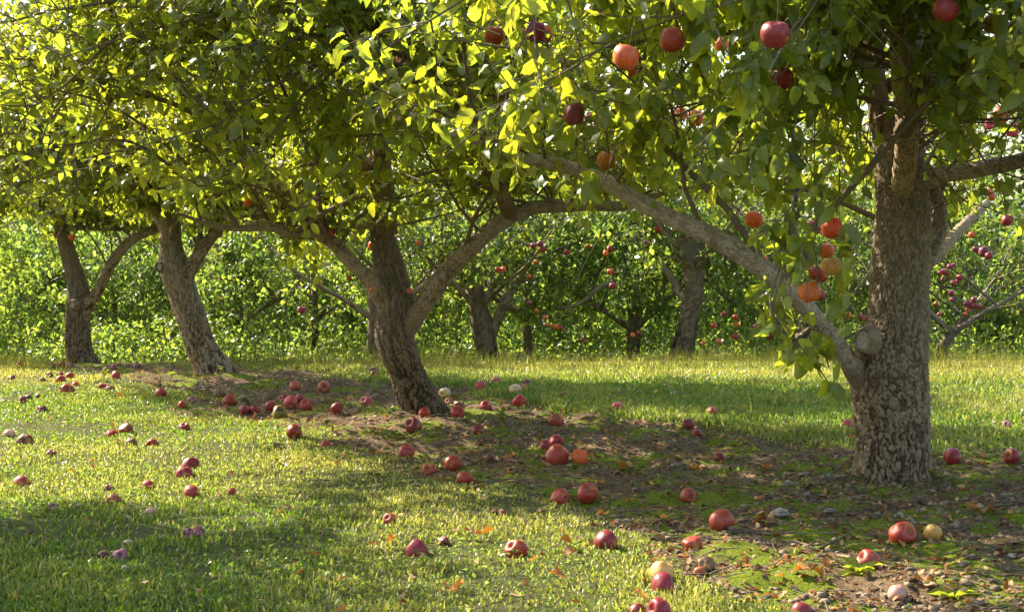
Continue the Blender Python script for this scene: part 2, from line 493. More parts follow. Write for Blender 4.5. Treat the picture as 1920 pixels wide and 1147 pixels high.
# ------------------------------------------------------------ what the photo shows hanging: apples (px, py, width px)
HANG = [  # x, y, w, colour key, region
 (926, 68, 36, 'red'), (1003, 60, 38, 'purple'), (1022, 64, 30, 'orange'), (1261, 76, 44, 'red'), (1174, 108, 52, 'orange'),
 (1177, 129, 36, 'orange'), (1077, 215, 40, 'purple'), (1107, 221, 20, 'crimson'), (1137, 301, 36, 'orangey'), (1274, 215, 26, 'orange'),
 (1302, 222, 30, 'orange'), (1454, 66, 54, 'crimson'), (1468, 148, 42, 'crimson'), (1772, 20, 46, 'crimson'), (1865, 46, 41, 'gold'),
 (1878, 215, 32, 'orangey'), (1856, 232, 22, 'pink'), (1899, 244, 25, 'pink'), (1413, 412, 32, 'orange'), (1523, 428, 30, 'red'),
 (1561, 428, 38, 'orange'), (1519, 547, 42, 'orange'), (1531, 512, 30, 'red'), (1559, 500, 36, 'gold'), (1541, 518, 22, 'crimson'), (1549, 470, 30, 'orange'),
 (1536, 553, 22, 'crimson'), (1888, 413, 22, 'crimson'), (1852, 360, 15, 'orange'), (1860, 369, 14, 'orange'), (1845, 472, 20, 'purple'), (1854, 480, 14, 'crimson'),
 (753, 111, 20, 'orange'), (702, 461, 21, 'orange'), (464, 380, 15, 'orange'), (621, 436, 14, 'crimson'), (1235, 430, 13, 'red'),
 (1238, 155, 18, 'orange'), (1352, 84, 26, 'orange'), (106, 441, 11, 'crimson'), (135, 445, 12, 'orange'), (76, 182, 12, 'crimson'),
 (222, 325, 11, 'crimson'), (565, 581, 15, 'purple'), (654, 521, 9, 'red'), (697, 542, 9, 'orange'), (768, 545, 10, 'orange')]
BG_APPLES = [(1000, 461, 11, 'purple'), (1013, 457, 12, 'purple'), (1018, 467, 12, 'crimson'), (1062, 473, 11, 'crimson'), (1102, 461, 8, 'red'), (1144, 467, 13, 'crimson'),
 (1136, 475, 11, 'orange'), (1145, 510, 14, 'red'), (1149, 536, 13, 'crimson'), (933, 506, 11, 'red'), (944, 505, 10, 'orange'), (1005, 491, 9, 'orange'),
 (993, 518, 9, 'orange'), (994, 568, 10, 'purple'), (1006, 582, 8, 'orange'), (1021, 594, 8, 'orange'), (1029, 609, 9, 'orange'), (1043, 612, 11, 'orange'),
 (1053, 614, 8, 'red'), (1092, 637, 9, 'crimson'), (1187, 628, 9, 'orange'), (1198, 623, 8, 'crimson'), (859, 668, 8, 'red'), (783, 455, 9, 'orange'),
 (1210, 455, 9, 'purple'), (1131, 657, 8, 'crimson'), (1338, 610, 10, 'red'), (1357, 588, 10, 'crimson'), (1379, 594, 11, 'red'), (1381, 608, 9, 'orange'),
 (1379, 631, 12, 'crimson'), (1416, 613, 10, 'purple'), (1443, 628, 16, 'purple'), (1348, 640, 9, 'orange'), (1590, 591, 13, 'orange'), (1618, 596, 12, 'crimson'),
 (1434, 484, 11, 'orange'), (1318, 644, 8, 'orange'), (1590, 628, 8, 'purple'),
 (1770, 509, 11, 'purple'), (1764, 511, 11, 'crimson'), (1781, 500, 11, 'purple'), (1788, 497, 9, 'purple'), (1776, 513, 10, 'crimson'), (1800, 520, 13, 'crimson'),
 (1787, 530, 10, 'purple'), (1796, 527, 9, 'crimson'), (1784, 549, 11, 'purple'), (1785, 562, 10, 'purple'), (1768, 524, 9, 'purple'),
 (1812, 569, 11, 'purple'), (1820, 568, 9, 'purple'), (1826, 562, 12, 'purple'), (1822, 574, 11, 'crimson'), (1836, 575, 11, 'crimson'), (1829, 573, 9, 'purple'),
 (1814, 580, 9, 'red'), (1810, 590, 9, 'red'), (1838, 470, 14, 'purple'), (1829, 467, 11, 'purple'), (1822, 440, 12, 'orange'), (1755, 570, 10, 'red'), (1762, 589, 9, 'crimson')]

def hang_depth(w, near=True):
    return float(np.clip(3000 * 0.080 / w, 4.5, 9.5)) if near else 14.6

KO = []     # sight lines kept clear of leaves (the photo shows the apple through a gap there): px, py, r px, depth, share removed
for x, y, w, c in HANG:
    d_ = hang_depth(w) if w > 18 else (9.0 if 250 < x < 1300 else (14.5 if x < 250 else 8.5))
    KO.append((x, y, w * 0.5 + (15 if w > 18 else 5), d_, 0.95))
for x, y, w, c in BG_APPLES:
    KO.append((x, y, w * 0.8, 14.6, 0.9))
SEGS = [  # limbs visible through the leaves: polyline px, half width px, depth, share removed
 ([(1140, 345), (1180, 370), (1250, 405), (1350, 450), (1445, 515)], 32, 6.2, 0.88),
 ([(1060, 320), (1140, 345)], 20, 6.6, 0.25),
 ([(1490, 560), (1540, 620), (1600, 670)], 26, 6.5, 0.6),
 ([(1740, 332), (1830, 318), (1925, 300)], 34, 6.7, 0.95),
 ([(1692, 60), (1698, 320)], 38, 6.35, 0.93), ([(1632, 90), (1655, 300)], 34, 7.0, 0.93), ([(1725, 60), (1725, 300)], 30, 7.0, 0.93),
 ([(1690, 330), (1690, 480)], 60, 6.7, 0.92), ([(1680, 450), (1670, 900)], 84, 6.5, 1.0),
 ([(790, 570), (830, 520), (890, 455), (960, 405), (1010, 388)], 30, 9.2, 0.93),
 ([(410, 430), (500, 428), (545, 437), (620, 455), (700, 535)], 17, 9.2, 0.85),
 ([(722, 490), (740, 560)], 34, 9.2, 0.9), ([(150, 530), (118, 440)], 22, 14.8, 0.9), ([(175, 550), (230, 465), (290, 432)], 20, 14.8, 0.9),
 ([(320, 440), (330, 520)], 32, 11.9, 0.9), ([(358, 500), (405, 435)], 20, 11.9, 0.85)]

def cleared(Q, r):
    px, py, d = proj(Q)
    keep = np.ones(len(Q), bool)
    rnd = r.random(len(Q))
    for x, y, rr, dd, sh in KO:
        m = (d < dd + 0.05) & (np.abs(px - x) < rr) & (np.abs(py - y) < rr)
        m &= np.hypot(px - x, py - y) < rr
        keep &= ~(m & (rnd < sh))
    for poly, hw, dd, sh in SEGS:
        for (x0, y0), (x1, y1) in zip(poly[:-1], poly[1:]):
            ux, uy = x1 - x0, y1 - y0
            t = np.clip(((px - x0) * ux + (py - y0) * uy) / (ux * ux + uy * uy), 0, 1)
            m = (d < dd + 0.1) & (np.hypot(px - x0 - t * ux, py - y0 - t * uy) < hw)
            keep &= ~(m & (rnd < sh))
    return keep

def below_edge(Q, edge, r, soft=22, spread=0.0):
    """True where a point hangs under the crown's lower edge as the photo shows it"""
    px, py, d = proj(Q)
    e = np.array(edge, float)
    lim = np.interp(px, e[:, 0], e[:, 1])
    return py > lim + r.normal(0, soft, len(Q)) + 42 * vnoise(px / 38.0, py / 90.0, d * 0.8, 77)

def grow(r, starts, c, rad, nb, nt, nl, up=0.5, droop=0.3, tl=(0.25, 0.55), zlo=None, lsize=0.072, outw=0.5, targets=None):
    c = np.array(c); rad = np.array(rad)
    if targets is None:
        u = nrm(r.normal(0, 1, (nb, 3)))
        targets = c + u * rad * (r.random((nb, 1)) ** 0.45)
    if zlo is not None:
        targets[:, 2] = np.maximum(targets[:, 2], zlo + r.random(len(targets)) * 0.3)
    nb = len(targets)
    # nearest of a few candidate starts
    cand = r.integers(0, len(starts), (nb, 5))
    dd = np.linalg.norm(starts[cand] - targets[:, None, :], axis=2)
    p0 = starts[cand[np.arange(nb), dd.argmin(1)]]
    L = np.linalg.norm(targets - p0, axis=1, keepdims=True)
    ctrl = (p0 + targets) / 2 + np.array([0, 0, 0.22]) * L + r.normal(0, 0.10, (nb, 3)) * L
    t = np.linspace(0, 1, 8)[None, :, None]
    sec = (1 - t) ** 2 * p0[:, None] + 2 * t * (1 - t) * ctrl[:, None] + t ** 2 * targets[:, None]
    sec = sec + r.normal(0, 0.012, sec.shape)
    sr = 0.003 + 0.009 * np.minimum(L, 1.5) * (1 - t[..., 0]) ** 1.2
    # tertiary shoots
    k_ = np.repeat(np.arange(nb), nt)
    s = r.uniform(0.22, 1.0, len(k_)) * 6.99
    i0 = s.astype(int); fr = (s - i0)[:, None]
    b0 = sec[k_, i0] * (1 - fr) + sec[k_, i0 + 1] * fr
    tang = nrm(sec[k_, i0 + 1] - sec[k_, i0])
    out = nrm(b0 - c)
    dirn = nrm(tang * 0.5 + out * outw + r.normal(0, 0.55, tang.shape) + np.array([0, 0, up]))
    ln = r.uniform(tl[0], tl[1], (len(k_), 1))
    tt = np.linspace(0, 1, 5)[None, :, None]
    bend = nrm(r.normal(0, 1, dirn.shape)) * 0.28 + np.array([0, 0, 0.10 * np.sign(up - 0.1)])
    ter = b0[:, None] + dirn[:, None] * ln[:, None] * tt + bend[:, None] * ln[:, None] * tt ** 2
    tr_ = 0.0045 * (1 - 0.72 * tt[..., 0]) * (0.7 + ln)
    # leaves
    m = np.repeat(np.arange(len(k_)), nl)
    idx = np.tile(np.arange(nl), len(k_))
    s = (idx + 0.6 + r.uniform(-0.3, 0.3, len(m))) / nl
    s = np.clip(s, 0, 0.999) * 4
    i0 = s.astype(int); fr = (s - i0)[:, None]
    Q = ter[m, i0] * (1 - fr) + ter[m, i0 + 1] * fr
    tg = nrm(ter[m, i0 + 1] - ter[m, i0])
    a = nrm(np.cross(tg, np.array([0.2, 0.3, 0.9]))); b_ = np.cross(tg, a)
    ph = idx * 2.4 + r.uniform(0, 6.28, len(k_))[m] + r.normal(0, 0.3, len(m))
    side = a * np.cos(ph)[:, None] + b_ * np.sin(ph)[:, None]
    T = nrm(tg * 0.55 + side * 0.85 + np.array([0, 0, -droop]) + r.normal(0, 0.18, side.shape))
    N = nrm(tg * 0.55 - side * 0.15 + np.array([0, 0, 0.75]) + r.normal(0, 0.38, side.shape))
    S = lsize * r.uniform(0.6, 1.2, len(m)) * (1.1 - 0.35 * (s / 4) ** 3)
    Q = Q + T * (S * 0.22)[:, None]
    clump = r.random(nb)[k_][m]
    return sec, sr, ter, tr_, Q, T, N, S, clump, m

def tints(Q, clump, r, yel=0.18, var=0.22):
    y = np.clip(yel + 0.35 * (clump - 0.5) + 0.15 * fbm(Q[:, 0] * 1.5, Q[:, 1] * 1.5, Q[:, 2] * 1.5, 2, 5) + r.normal(0, 0.16, len(Q)), 0, 1)
    rare = r.random(len(Q)) < 0.02
    y = np.where(rare, r.uniform(0.8, 1.0, len(Q)), y)
    g = np.clip(1.0 + r.normal(0, var, len(Q)), 0.45, 1.6)
    return np.stack([y, g], 1)

def px_path(rows):
    """rows: px, py, depth, width px -> x,y,z,radius"""
    out = []
    for px, py, d, w in rows:
        p = P(px, py, d)
        out.append((*p, w * d / F / 2))
    return np.array(out)

GROWN = []
def build_tree(name, label, pos, trunk, limbs, crown, group, seed, bark='bark', edge=None, leaf='leaf', tmpl=None, parts=0, trunk_nu=120,
               step=0.01, cell=(0.022, 0.055), amp=0.010, hidden=None, flute=0.03, tm=None, yel=0.18, limb_step=None):
    r = np.random.default_rng(seed)
    root = link(name, None, None, label, 'apple tree', group, loc=(pos[0], pos[1], gz(*pos)))
    tp = px_path(trunk)
    V, Fc, tt = tube(tp, trunk_nu, step, cell, amp, 0.07, seed, flute)
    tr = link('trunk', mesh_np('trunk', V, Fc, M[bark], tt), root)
    starts = []
    for li, (rows, bk) in enumerate(limbs):
        lp = px_path(rows); lp[:, 3] *= 0.84
        V, Fc, tt = tube(lp, max(14, trunk_nu // 2), limb_step or step * 1.1, (cell[0] * 1.3, cell[1]) if bk == 'bark' else (0.05, 0.018), amp * (0.8 if bk == 'bark' else 0.22),
                         0.10, seed + 30 + li)
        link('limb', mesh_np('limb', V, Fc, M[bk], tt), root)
        c, _ = catmull(lp, 30)
        starts.append(c[10:, :3])
    for rows in (hidden or []):     # limbs up inside the crown, x,y,z,radius in world metres
        rows = np.array(rows, float)
        V, Fc, tt = tube(rows, max(12, trunk_nu // 3), 0.04, (0.05, 0.03), amp * 0.3, 0.08, seed + 60)
        link('limb', mesh_np('limb', V, Fc, M['limb'], tt), root)
        c, _ = catmull(rows, 30)
        starts.append(c[8:, :3])
    starts = np.vstack(starts)
    secs, srs, ters, trs, Qs, Ts, Ns, Ss, tis = [], [], [], [], [], [], [], [], []
    for kw in crown:
        kw = dict(kw)
        ko = kw.pop('free', False)
        keepz = kw.pop('st', None)
        sec, sr, ter, trr, Q, T, N, S, cl, m = grow(r, starts if keepz is None else keepz, **kw)
        kp = np.ones(len(Q), bool)
        if edge is not None and not ko:
            kp &= ~below_edge(Q + T * S[:, None] * 0.5, edge, r)
            kt = ~below_edge(ter[:, 2], edge, r, 5)
            kt &= ~below_edge(ter[:, 4], edge, r, 5)
            kp &= kt[m]
            ks = ~below_edge(sec[:, 4], edge, r, 5) & ~below_edge(sec[:, 6], edge, r, 5) & ~below_edge(sec[:, 7], edge, r, 5)
        else:
            kt = np.ones(len(ter), bool); ks = np.ones(len(sec), bool)
        kp &= cleared(Q + T * S[:, None] * 0.5, r)
        if seed == 11:      # leaves taken out round the stem to let light onto it
            kp &= ~((np.hypot(Q[:, 0] - 1.55, Q[:, 1] - 6.75) < 0.62) & (r.random(len(Q)) < 0.85))
        if len(ter) and not kw.get('fine'):
            kt &= cleared(ter[:, 2], r)
            ks &= cleared(sec[:, 4], r) & cleared(sec[:, 6], r) & cleared(sec[:, 2], r)
        secs.append(sec[ks]); srs.append(sr[ks]); ters.append(ter[kt]); trs.append(trr[kt])
        Qs.append(Q[kp]); Ts.append(T[kp]); Ns.append(N[kp]); Ss.append(S[kp]); tis.append(tints(Q, cl, r, yel)[kp])
    Q, T, N, S, ti = (np.concatenate(a) for a in (Qs, Ts, Ns, Ss, tis))
    for nm, A, B, sd in (('branches', secs, srs, 5), ('shoots', ters, trs, 3)):
        A = np.concatenate(A); B = np.concatenate(B)
        if not len(A): continue
        V, qf = strands(A, B, sd)
        link(nm, mesh_np(nm, V, [qf], M['twig'], np.tile([0.8, 0.5, 0.5], (len(V), 1))), root, kind='stuff')
    if parts:
        px, py, d = proj(Q)
        inside = (px > 5) & (px < 1915) & (py > 5) & (py < 760)
        score = np.where(inside, S / d * np.abs(np.sum(nrm(N) * nrm(Q - np.array([0, 0, CAMZ])), 1) + 0.001) ** 0.5, 0)
        order = np.argsort(-score)
        pick = order[:parts]
        mask = np.ones(len(Q), bool); mask[pick] = False
        base = root.location
        for i in pick:
            t = Vector(T[i]).normalized()
            n = Vector(N[i]); n = (n - t * n.dot(t)).normalized()
            u = t.cross(n)
            s = float(S[i])
            o = bpy.data.objects.new('leaf', LEAF_VARIANTS[int(r.integers(0, len(LEAF_VARIANTS)))])
            COL.objects.link(o)
            o.parent = root
            w = Vector(Q[i]) - base
            o.matrix_basis = Matrix(((u.x * s, t.x * s, n.x * s, w.x), (u.y * s, t.y * s, n.y * s, w.y), (u.z * s, t.z * s, n.z * s, w.z), (0, 0, 0, 1)))
        Q, T, N, S, ti = Q[mask], T[mask], N[mask], S[mask], ti[mask]
    link('crown', leaves_mesh('crown', Q, T, N, S, ti, tmpl or LEAF_HI, M[leaf], r), root, kind='stuff')
    print(name, seed, 'leaves', len(Q) + parts)
    return root, tr

def scar(parent, px, py, d, rx, ry, facing=(0, -1, 0.1), depth=0.05, label=None):
    """the healed-over round of a sawn-off limb"""
    c = P(px, py, d)
    f = Vector(facing).normalized(); u = Vector((0, 0, 1)).cross(f).normalized(); v = f.cross(u)
    prof = [(1.45, -depth * 1.6), (1.32, -depth * 0.6), (1.18, -0.005), (1.05, 0.006), (0.92, 0.004), (0.84, -0.006), (0.80, -0.012)]
    def ring(prof, cap, nm, mat, amp):
        vv, n = [], 40
        for q_, (rr, h) in enumerate(prof):
            for a in range(n):
                th = a / n * 2 * math.pi
                wob = 1 + amp * math.sin(3 * th + px) + amp * 0.6 * math.sin(7 * th + py + q_)
                p = Vector(c) + u * (rx * rr * wob * math.cos(th)) + v * (ry * rr * wob * math.sin(th)) + f * h
                vv.append(p)
        k = len(prof)
        fc = np.array([[a + i * n, (a + 1) % n + i * n, (a + 1) % n + (i + 1) * n, a + (i + 1) * n] for i in range(k - 1) for a in range(n)])
        fs = [fc]
        if cap: fs.append(np.array([[(k - 1) * n + a for a in range(n)]]))
        hh = np.array([[0.7, 0.4 + 0.2 * math.sin(a * .6), 0.5] for i in range(k) for a in range(n)])
        return link(nm, mesh_np(nm, np.array([tuple(p) for p in vv]), fs, mat, hh), parent)
    o = ring(prof, False, 'pruning_scar', M['bark'], 0.04)
    return o, ring([(0.86, -0.010), (0.6, -0.007), (0.55, -0.009), (0.3, -0.008)], True, 'cut_face', M['cutwood'], 0.03)

GROW = "apple trees of the near row"
# ---- the big tree at the right
RB = P(1690, 330, 6.75)
r_hidden = [
 [(*P(1645, 190, 6.75), .05), (*P(1630, 60, 6.8), .045), (*P(1600, -150, 6.9), .04), (1.2, 6.9, 3.0, .03), (0.9, 6.7, 3.6, .015)],
 [(*P(1725, 160, 6.8), .045), (*P(1728, 20, 6.85), .042), (1.85, 6.95, 2.6, .035), (2.1, 7.2, 3.4, .02)],
 [(*P(1690, 120, 6.25), .05), (1.45, 6.0, 2.05, .04), (1.2, 5.4, 2.4, .03), (0.8, 4.9, 2.5, .015)],
 [(*P(1690, 250, 6.4), .04), (1.8, 5.9, 2.0, .03), (2.1, 5.2, 2.2, .02)],
 [(*P(1640, 150, 6.7), .04), (1.0, 6.4, 2.2, .03), (0.3, 6.0, 2.5, .02), (-0.2, 5.8, 2.4, .012)]]
R_EDGE = [(500, 120), (620, 200), (760, 250), (880, 330), (980, 380), (1060, 395), (1130, 420), (1230, 430), (1330, 420), (1440, 440), (1500, 450), (1620, 440), (1660, 350), (1740, 340), (1800, 430), (1920, 450)]
st_r = np.array([P(1560, 380, 5.6), P(1540, 330, 5.5), P(1580, 330, 5.6), P(1500, 350, 5.5), P(1600, 400, 5.9)])
hang_targets = np.array([P(x, y, d) for x, y, d in [(1490, 470, 5.3), (1530, 560, 5.4), (1460, 560, 5.35), (1570, 470, 5.6), (1600, 560, 5.7), (1440, 600, 5.3), (1600, 440, 5.6)]])
def _tw(*rows): return np.array([P(x, y, d) for x, y, d in rows])
right_tree, rt_trunk = build_tree('apple_tree', 'old apple tree with the thickest trunk, nearest at the right, bearing red and orange apples', R_POS,
 [(1676, 920, 6.85, 190), (1674, 892, 6.82, 162), (1674, 850, 6.8, 148), (1673, 800, 6.8, 150), (1671, 755, 6.8, 154), (1669, 715, 6.8, 156), (1670, 680, 6.8, 150), (1677, 645, 6.8, 136),
  (1685, 600, 6.8, 122), (1685, 560, 6.8, 117), (1688, 500, 6.8, 116), (1693, 440, 6.8, 112), (1694, 400, 6.8, 108), (1690, 350, 6.8, 104), (1686, 310, 6.8, 98), (1680, 270, 6.85, 84), (1668, 215, 6.85, 50)],
 [([(1640, 740, 6.8, 60), (1612, 705, 6.76, 58), (1580, 662, 6.65, 46), (1545, 615, 6.55, 46), (1500, 565, 6.4, 43), (1445, 515, 6.3, 48), (1350, 452, 6.3, 46), (1250, 405, 6.35, 42),
    (1180, 368, 6.45, 38), (1130, 338, 6.5, 35), (1060, 312, 6.6, 31), (985, 294, 6.7, 26), (920, 270, 6.8, 24), (830, 250, 6.9, 12)], 'litlimb'),
  ([(1700, 350, 6.8, 60), (1735, 338, 6.75, 52), (1775, 326, 6.7, 40), (1830, 318, 6.65, 39), (1925, 298, 6.6, 36), (2050, 250, 6.5, 28), (2200, 180, 6.4, 12)], 'litlimb'),
  ([(1689, 480, 6.87, 40), (1690, 410, 6.82, 44), (1693, 345, 6.70, 54), (1700, 275, 6.54, 54), (1700, 220, 6.4, 52), (1692, 160, 6.3, 48), (1688, 110, 6.2, 46), (1680, 40, 6.1, 38), (1665, -60, 6.0, 24)], 'tanlimb'),
  ([(1680, 340, 6.85, 70), (1662, 285, 6.85, 60), (1646, 200, 6.85, 46), (1635, 110, 6.85, 42), (1628, 0, 6.9, 40), (1615, -120, 6.9, 34)], 'bark'),
  ([(1700, 340, 6.88, 70), (1712, 280, 6.9, 54), (1722, 180, 6.9, 42), (1726, 60, 6.9, 40), (1732, -100, 6.95, 34)], 'bark'),
  ([(1700, 520, 6.9, 60), (1735, 480, 7.0, 50), (1758, 430, 7.1, 46), (1756, 380, 7.15, 44), (1740, 320, 7.1, 40)], 'bark'),
  ([(1730, 500, 7.0, 34), (1765, 470, 7.2, 30), (1800, 430, 7.5, 26), (1850, 380, 7.9, 18)], 'tanlimb')],
 [dict(c=(1.3, 6.0, 1.80), rad=(2.3, 1.8, 0.60), nb=56, nt=13, nl=10, up=0.15, droop=0.55, lsize=0.075, tl=(0.2, 0.42), zlo=1.25),
  dict(c=(0.9, 5.6, 1.75), rad=(1.6, 0.9, 0.55), nb=48, nt=11, nl=10, up=-0.1, droop=0.7, lsize=0.078, zlo=1.1, tl=(0.16, 0.36)),
  dict(c=(1.7, 5.8, 1.6), rad=(1.0, 0.8, 0.45), nb=14, nt=10, nl=9, up=-0.1, droop=0.7, lsize=0.080, zlo=1.1, tl=(0.16, 0.36)),
  dict(c=(1.6, 6.9, 3.3), rad=(2.0, 1.8, 0.9), nb=2, nt=8, nl=9, up=0.4, droop=0.4, lsize=0.08),
  dict(c=(0.9, 6.3, 1.42), rad=(2.1, 1.5, 0.28), nb=56, nt=10, nl=10, up=0.0, droop=0.6, lsize=0.074, zlo=1.02),
  dict(c=(1.0, 5.5, 1.3), rad=(.3, .3, .3), nb=7, nt=7, nl=8, up=-0.5, droop=0.8, lsize=0.080, tl=(0.12, 0.28), targets=hang_targets, st=st_r, free=True, outw=0.1),
  dict(c=(1.0, 6.0, 1.3), rad=(.3, .3, .3), nb=3, nt=3, nl=3, up=-0.4, droop=1.1, lsize=0.10, tl=(0.05, 0.12), outw=0.1,
       targets=_tw((1555, 680, 6.2), (1545, 700, 6.2), (1600, 700, 6.25)), st=_tw((1520, 600, 6.2), (1510, 590, 6.2)), free=True)],
 GROW, 11, edge=R_EDGE, parts=300, trunk_nu=210, step=0.0055, cell=(0.013, 0.032), amp=0.013, hidden=r_hidden, flute=0.02, yel=0.22, limb_step=0.008)
scar(rt_trunk, 1618, 638, 6.60, 0.036, 0.046, (-0.5, -0.85, 0.05), 0.06)

# ---- the middle tree with the wide fork
T3_EDGE = [(0, 330), (120, 340), (200, 370), (300, 410), (420, 425), (500, 440), (560, 500), (630, 520), (690, 440), (760, 420), (860, 430), (960, 400), (1060, 400), (1200, 420), (1400, 430), (1920, 400)]
t3c = T3_POS
t3_hidden = [
 [(*P(722, 440, 9.3), .08), (*P(715, 330, 9.3), .07), (*P(690, 150, 9.3), .06), (-1.0, 9.3, 2.9, .04), (-1.1, 9.2, 3.7, .02)],
 [(*P(610, 440, 9.15), .05), (*P(500, 330, 8.9), .04), (*P(380, 200, 8.7), .03), (-2.3, 8.5, 2.4, .015)],
 [(*P(960, 405, 9.0), .05), (*P(900, 280, 8.6), .04), (*P(820, 150, 8.2), .03), (-0.7, 7.8, 2.4, .015)],
 [(*P(715, 350, 9.3), .05), (-1.2, 8.7, 1.9, .04), (-1.5, 8.1, 2.2, .03), (-1.7, 7.5, 2.3, .015)],
 [(*P(715, 350, 9.3), .05), (-0.7, 8.5, 1.8, .04), (-0.6, 7.9, 2.1, .03), (-0.4, 7.3, 2.2, .015)]]
mid_tree, mid_trunk = build_tree('apple_tree', 'apple tree with a wide Y fork, middle of the near row, crooked dark trunk', T3_POS,
 [(800, 800, 9.28, 130), (793, 778, 9.25, 104), (785, 755, 9.25, 84), (775, 730, 9.25, 76), (763, 700, 9.25, 70), (748, 660, 9.25, 74), (740, 630, 9.25, 78), (742, 600, 9.25, 78), (742, 565, 9.25, 72), (735, 520, 9.28, 62), (725, 480, 9.3, 58), (718, 440, 9.3, 50), (714, 400, 9.3, 42), (712, 340, 9.3, 36)],
 [([(752, 625, 9.25, 60), (785, 585, 9.2, 48), (812, 545, 9.15, 46), (840, 508, 9.1, 44), (890, 458, 9.0, 42), (945, 412, 9.0, 38), (1005, 390, 9.0, 34), (1090, 384, 9.0, 32), (1170, 386, 9.0, 22), (1250, 360, 9.0, 10)], 'limb'),
  ([(740, 600, 9.25, 60), (718, 558, 9.2, 48), (690, 522, 9.15, 38), (655, 488, 9.1, 34), (625, 455, 9.1, 33), (590, 440, 9.05, 30), (545, 438, 9.0, 26), (505, 425, 9.0, 22), (460, 428, 8.95, 17), (408, 424, 8.9, 14), (330, 400, 8.8, 8)], 'limb'),
  ([(545, 438, 9.0, 20), (520, 420, 9.1, 18), (490, 395, 9.2, 14), (440, 350, 9.3, 10)], 'limb')],
 [dict(c=(-0.75, 8.9, 1.88), rad=(2.5, 1.7, 0.50), nb=34, nt=13, nl=11, up=0.55, droop=0.25, lsize=0.070, zlo=1.25),
  dict(c=(-1.0, 7.6, 1.75), rad=(2.1, 0.8, 0.50), nb=62, nt=11, nl=11, up=0.8, droop=0.2, lsize=0.070, zlo=1.2),
  dict(c=(-1.15, 9.3, 1.02), rad=(.42, .5, .22), nb=12, nt=9, nl=8, up=-0.2, droop=0.5, lsize=0.07, tl=(.15, .35)),
  dict(c=(-0.7, 8.7, 1.40), rad=(2.4, 1.6, 0.28), nb=66, nt=10, nl=9, up=0.10, droop=0.35, lsize=0.072, zlo=0.98)],
 GROW, 23, bark='darkbark', edge=T3_EDGE, parts=300, trunk_nu=130, step=0.008, cell=(0.016, 0.085), amp=0.018, hidden=t3_hidden, flute=0.10, yel=0.22)
scar(mid_trunk, 829, 515, 8.98, 0.024, 0.030, (0.1, -1, 0.1), 0.05)

# ---- second from the left, leaning
T2_EDGE = [(-200, 430), (0, 430), (100, 440), (200, 410), (280, 430), (340, 450), (420, 440), (520, 470), (600, 540), (700, 560), (800, 500), (1000, 430)]
t2_hidden = [
 [(*P(322, 440, 12), .08), (*P(310, 330, 12), .07), (*P(300, 150, 12.1), .06), (-2.7, 12.1, 3.2, .03), (-2.6, 12, 4.0, .015)],
 [(*P(320, 400, 12), .06), (-3.1, 11.6, 1.7, .05), (-3.7, 11.2, 2.2, .03), (-4.2, 11, 2.6, .015)],
 [(*P(400, 440, 11.9), .05), (-1.8, 11.7, 1.7, .04), (-1.2, 11.5, 2.1, .03), (-0.7, 11.3, 2.5, .015)]]
lean_tree, lean_trunk = build_tree('apple_tree', 'apple tree with a leaning trunk, second from the left in the near row', T2_POS,
 [(408, 715, 12.02, 96), (402, 698, 12, 82), (392, 680, 12, 68), (376, 650, 12, 61), (360, 600, 12, 59), (343, 550, 12, 59), (332, 515, 12, 61), (325, 490, 12, 56), (320, 460, 12, 46), (320, 420, 12, 40), (318, 360, 12, 34)],
 [([(335, 540, 12, 44), (352, 512, 11.95, 36), (372, 480, 11.9, 31), (392, 450, 11.9, 29), (415, 430, 11.85, 25), (470, 390, 11.8, 14)], 'bark'),
  ([(322, 450, 12, 28), (290, 400, 12.1, 24), (240, 350, 12.2, 18), (160, 300, 12.3, 10)], 'limb')],
 [dict(c=(-2.5, 11.9, 2.05), rad=(2.1, 1.6, 0.75), nb=75, nt=11, nl=11, up=0.7, droop=0.2, lsize=0.070, zlo=1.2),
  dict(c=(-2.0, 11.6, 1.45), rad=(1.3, 0.7, 0.35), nb=24, nt=8, nl=9, up=0.1, droop=0.4, lsize=0.070),
  dict(c=(-0.9, 12.0, 2.35), rad=(1.6, 1.2, 0.6), nb=110, nt=10, nl=11, up=0.4, droop=0.35, lsize=0.070),  # mostly hidden leaves added here to shade the far lawn
  dict(c=(-2.5, 11.7, 1.35), rad=(2.1, 1.5, 0.3), nb=65, nt=10, nl=10, up=0.15, droop=0.35, lsize=0.070, zlo=0.98)],
 GROW, 37, edge=T2_EDGE, parts=300, trunk_nu=90, step=0.011, cell=(0.015, 0.045), amp=0.010, hidden=t2_hidden, tmpl=LEAF_MID, yel=0.25)
scar(lean_trunk, 297, 500, 11.9, 0.026, 0.032, (-0.3, -1, 0.05), 0.05)

